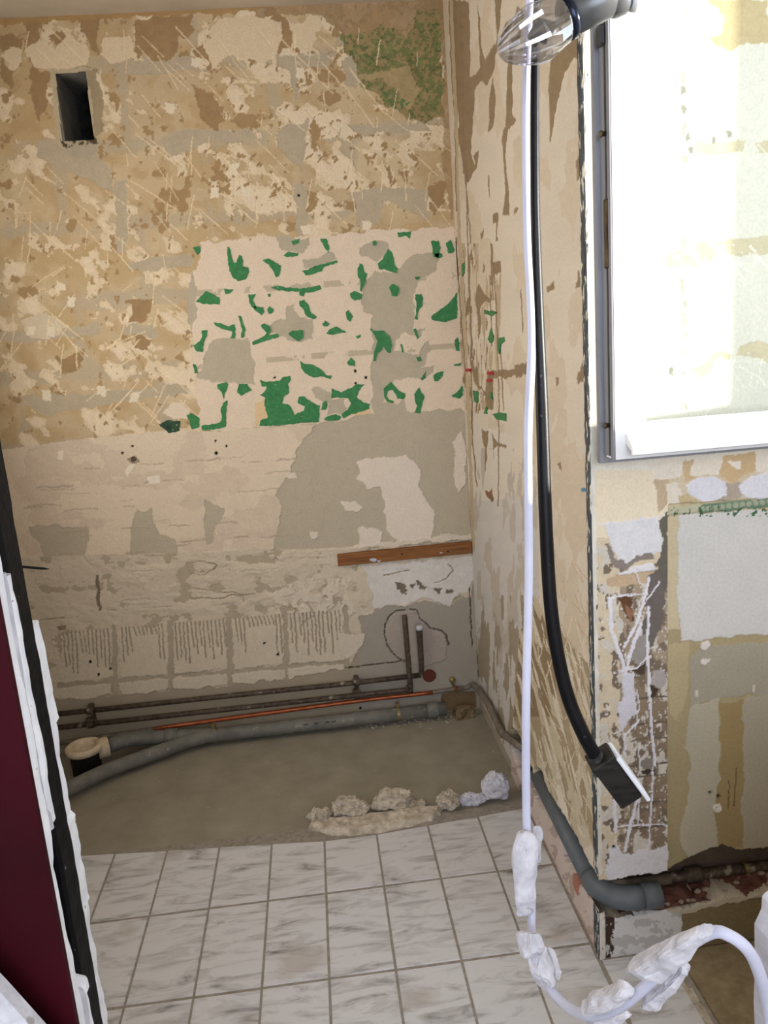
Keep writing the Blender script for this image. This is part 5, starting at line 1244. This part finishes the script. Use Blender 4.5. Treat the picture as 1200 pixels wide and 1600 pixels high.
tl = Matrix((axd, sd_, nd)).transposed() @ Matrix.Rotation(math.radians(4), 3, 'X')
pl = part('cover_plate', obox(bc + tl @ Vector((.006, -.0222, .0)), .045, .0032, .022, .0015), 'whiteplastic', ob_); pl['label'] = 'white cover plate of the socket box'
part('cable_gland', tube([hh[-1] - axd * .02, hh[-1] + axd * .004], .0130, 16), 'boxblack', ob_, True)

# ================================================================= HANGING LAMP
L0, L1 = hp(800, 72, -2.0), hp(888, 28, -2.0)
ld = (L0 - L1).normalized()
t = thing('ceiling_lamp', 'grey spot lamp with a clear ribbed glass bulb pointing down left', 'lamp', hp(965, 0, -2.0))
bulb = bmesh.new(); seg = 40
profb = [(.0195, 0), (.024, .008), (.0285, .022), (.0300, .036), (.0280, .050), (.0230, .064), (.0170, .076), (.0110, .084), (.005, .0875), (.0, .088)]
qr = Vector((0, 0, 1)).rotation_difference(ld); rings = []
for r, h in profb[:-1]:
    rings.append([bulb.verts.new(L1 + qr @ Vector((r * (1 + .07 * (k % 2) * (h > .028)) * math.cos(2 * math.pi * k / seg), r * (1 + .07 * (k % 2) * (h > .028)) * math.sin(2 * math.pi * k / seg), h))) for k in range(seg)])
for a, b in zip(rings, rings[1:]):
    for k in range(seg): bulb.faces.new((a[k], a[(k + 1) % seg], b[(k + 1) % seg], b[k]))
tip = bulb.verts.new(L1 + ld * .088)
for k in range(seg): bulb.faces.new((rings[-1][k], rings[-1][(k + 1) % seg], tip))
bulb.faces.new(rings[0][::-1])
bo = part('bulb', bulb, 'bulb', t)
core = lathe([(.004, .0), (.0045, .018), (.012, .030), (.015, .034), (.011, .038), (.003, .05)], L1, ld, 10)
part('bulb_core', core, 'fixture', bo)
part('collar', lathe([(.0215, -.004), (.0235, -.002), (.0235, .004), (.0205, .006)], L1, ld, 28), 'chrome', t, True)
part('socket_tube', lathe([(.0205, 0), (.0205, .058), (.019, .062)], L1, -ld, 28), 'fixture', t, True)
jb = hp(962, -4, -2.0)
part('ball_joint', lathe([(.004, -.021), (.012, -.018), (.019, -.010), (.021, 0), (.019, .010), (.012, .018), (.004, .021)], jb, (1, -.1, .1), 24), 'fixture', t, True)
part('joint_cap', lathe([(.017, .016), (.019, .022), (.012, .027)], jb, (1, -.1, .1), 24), 'pvcwhite', t, True)
part('stem', tube([jb, Vector((jb.x, jb.y, H - .01))], .007, 10), 'fixture', t, True)
part('ceiling_plate', lathe([(.045, -.014), (.05, -.010), (.05, 0)], (jb.x, jb.y, H), (0, 0, 1), 24), 'fixture', t, True)
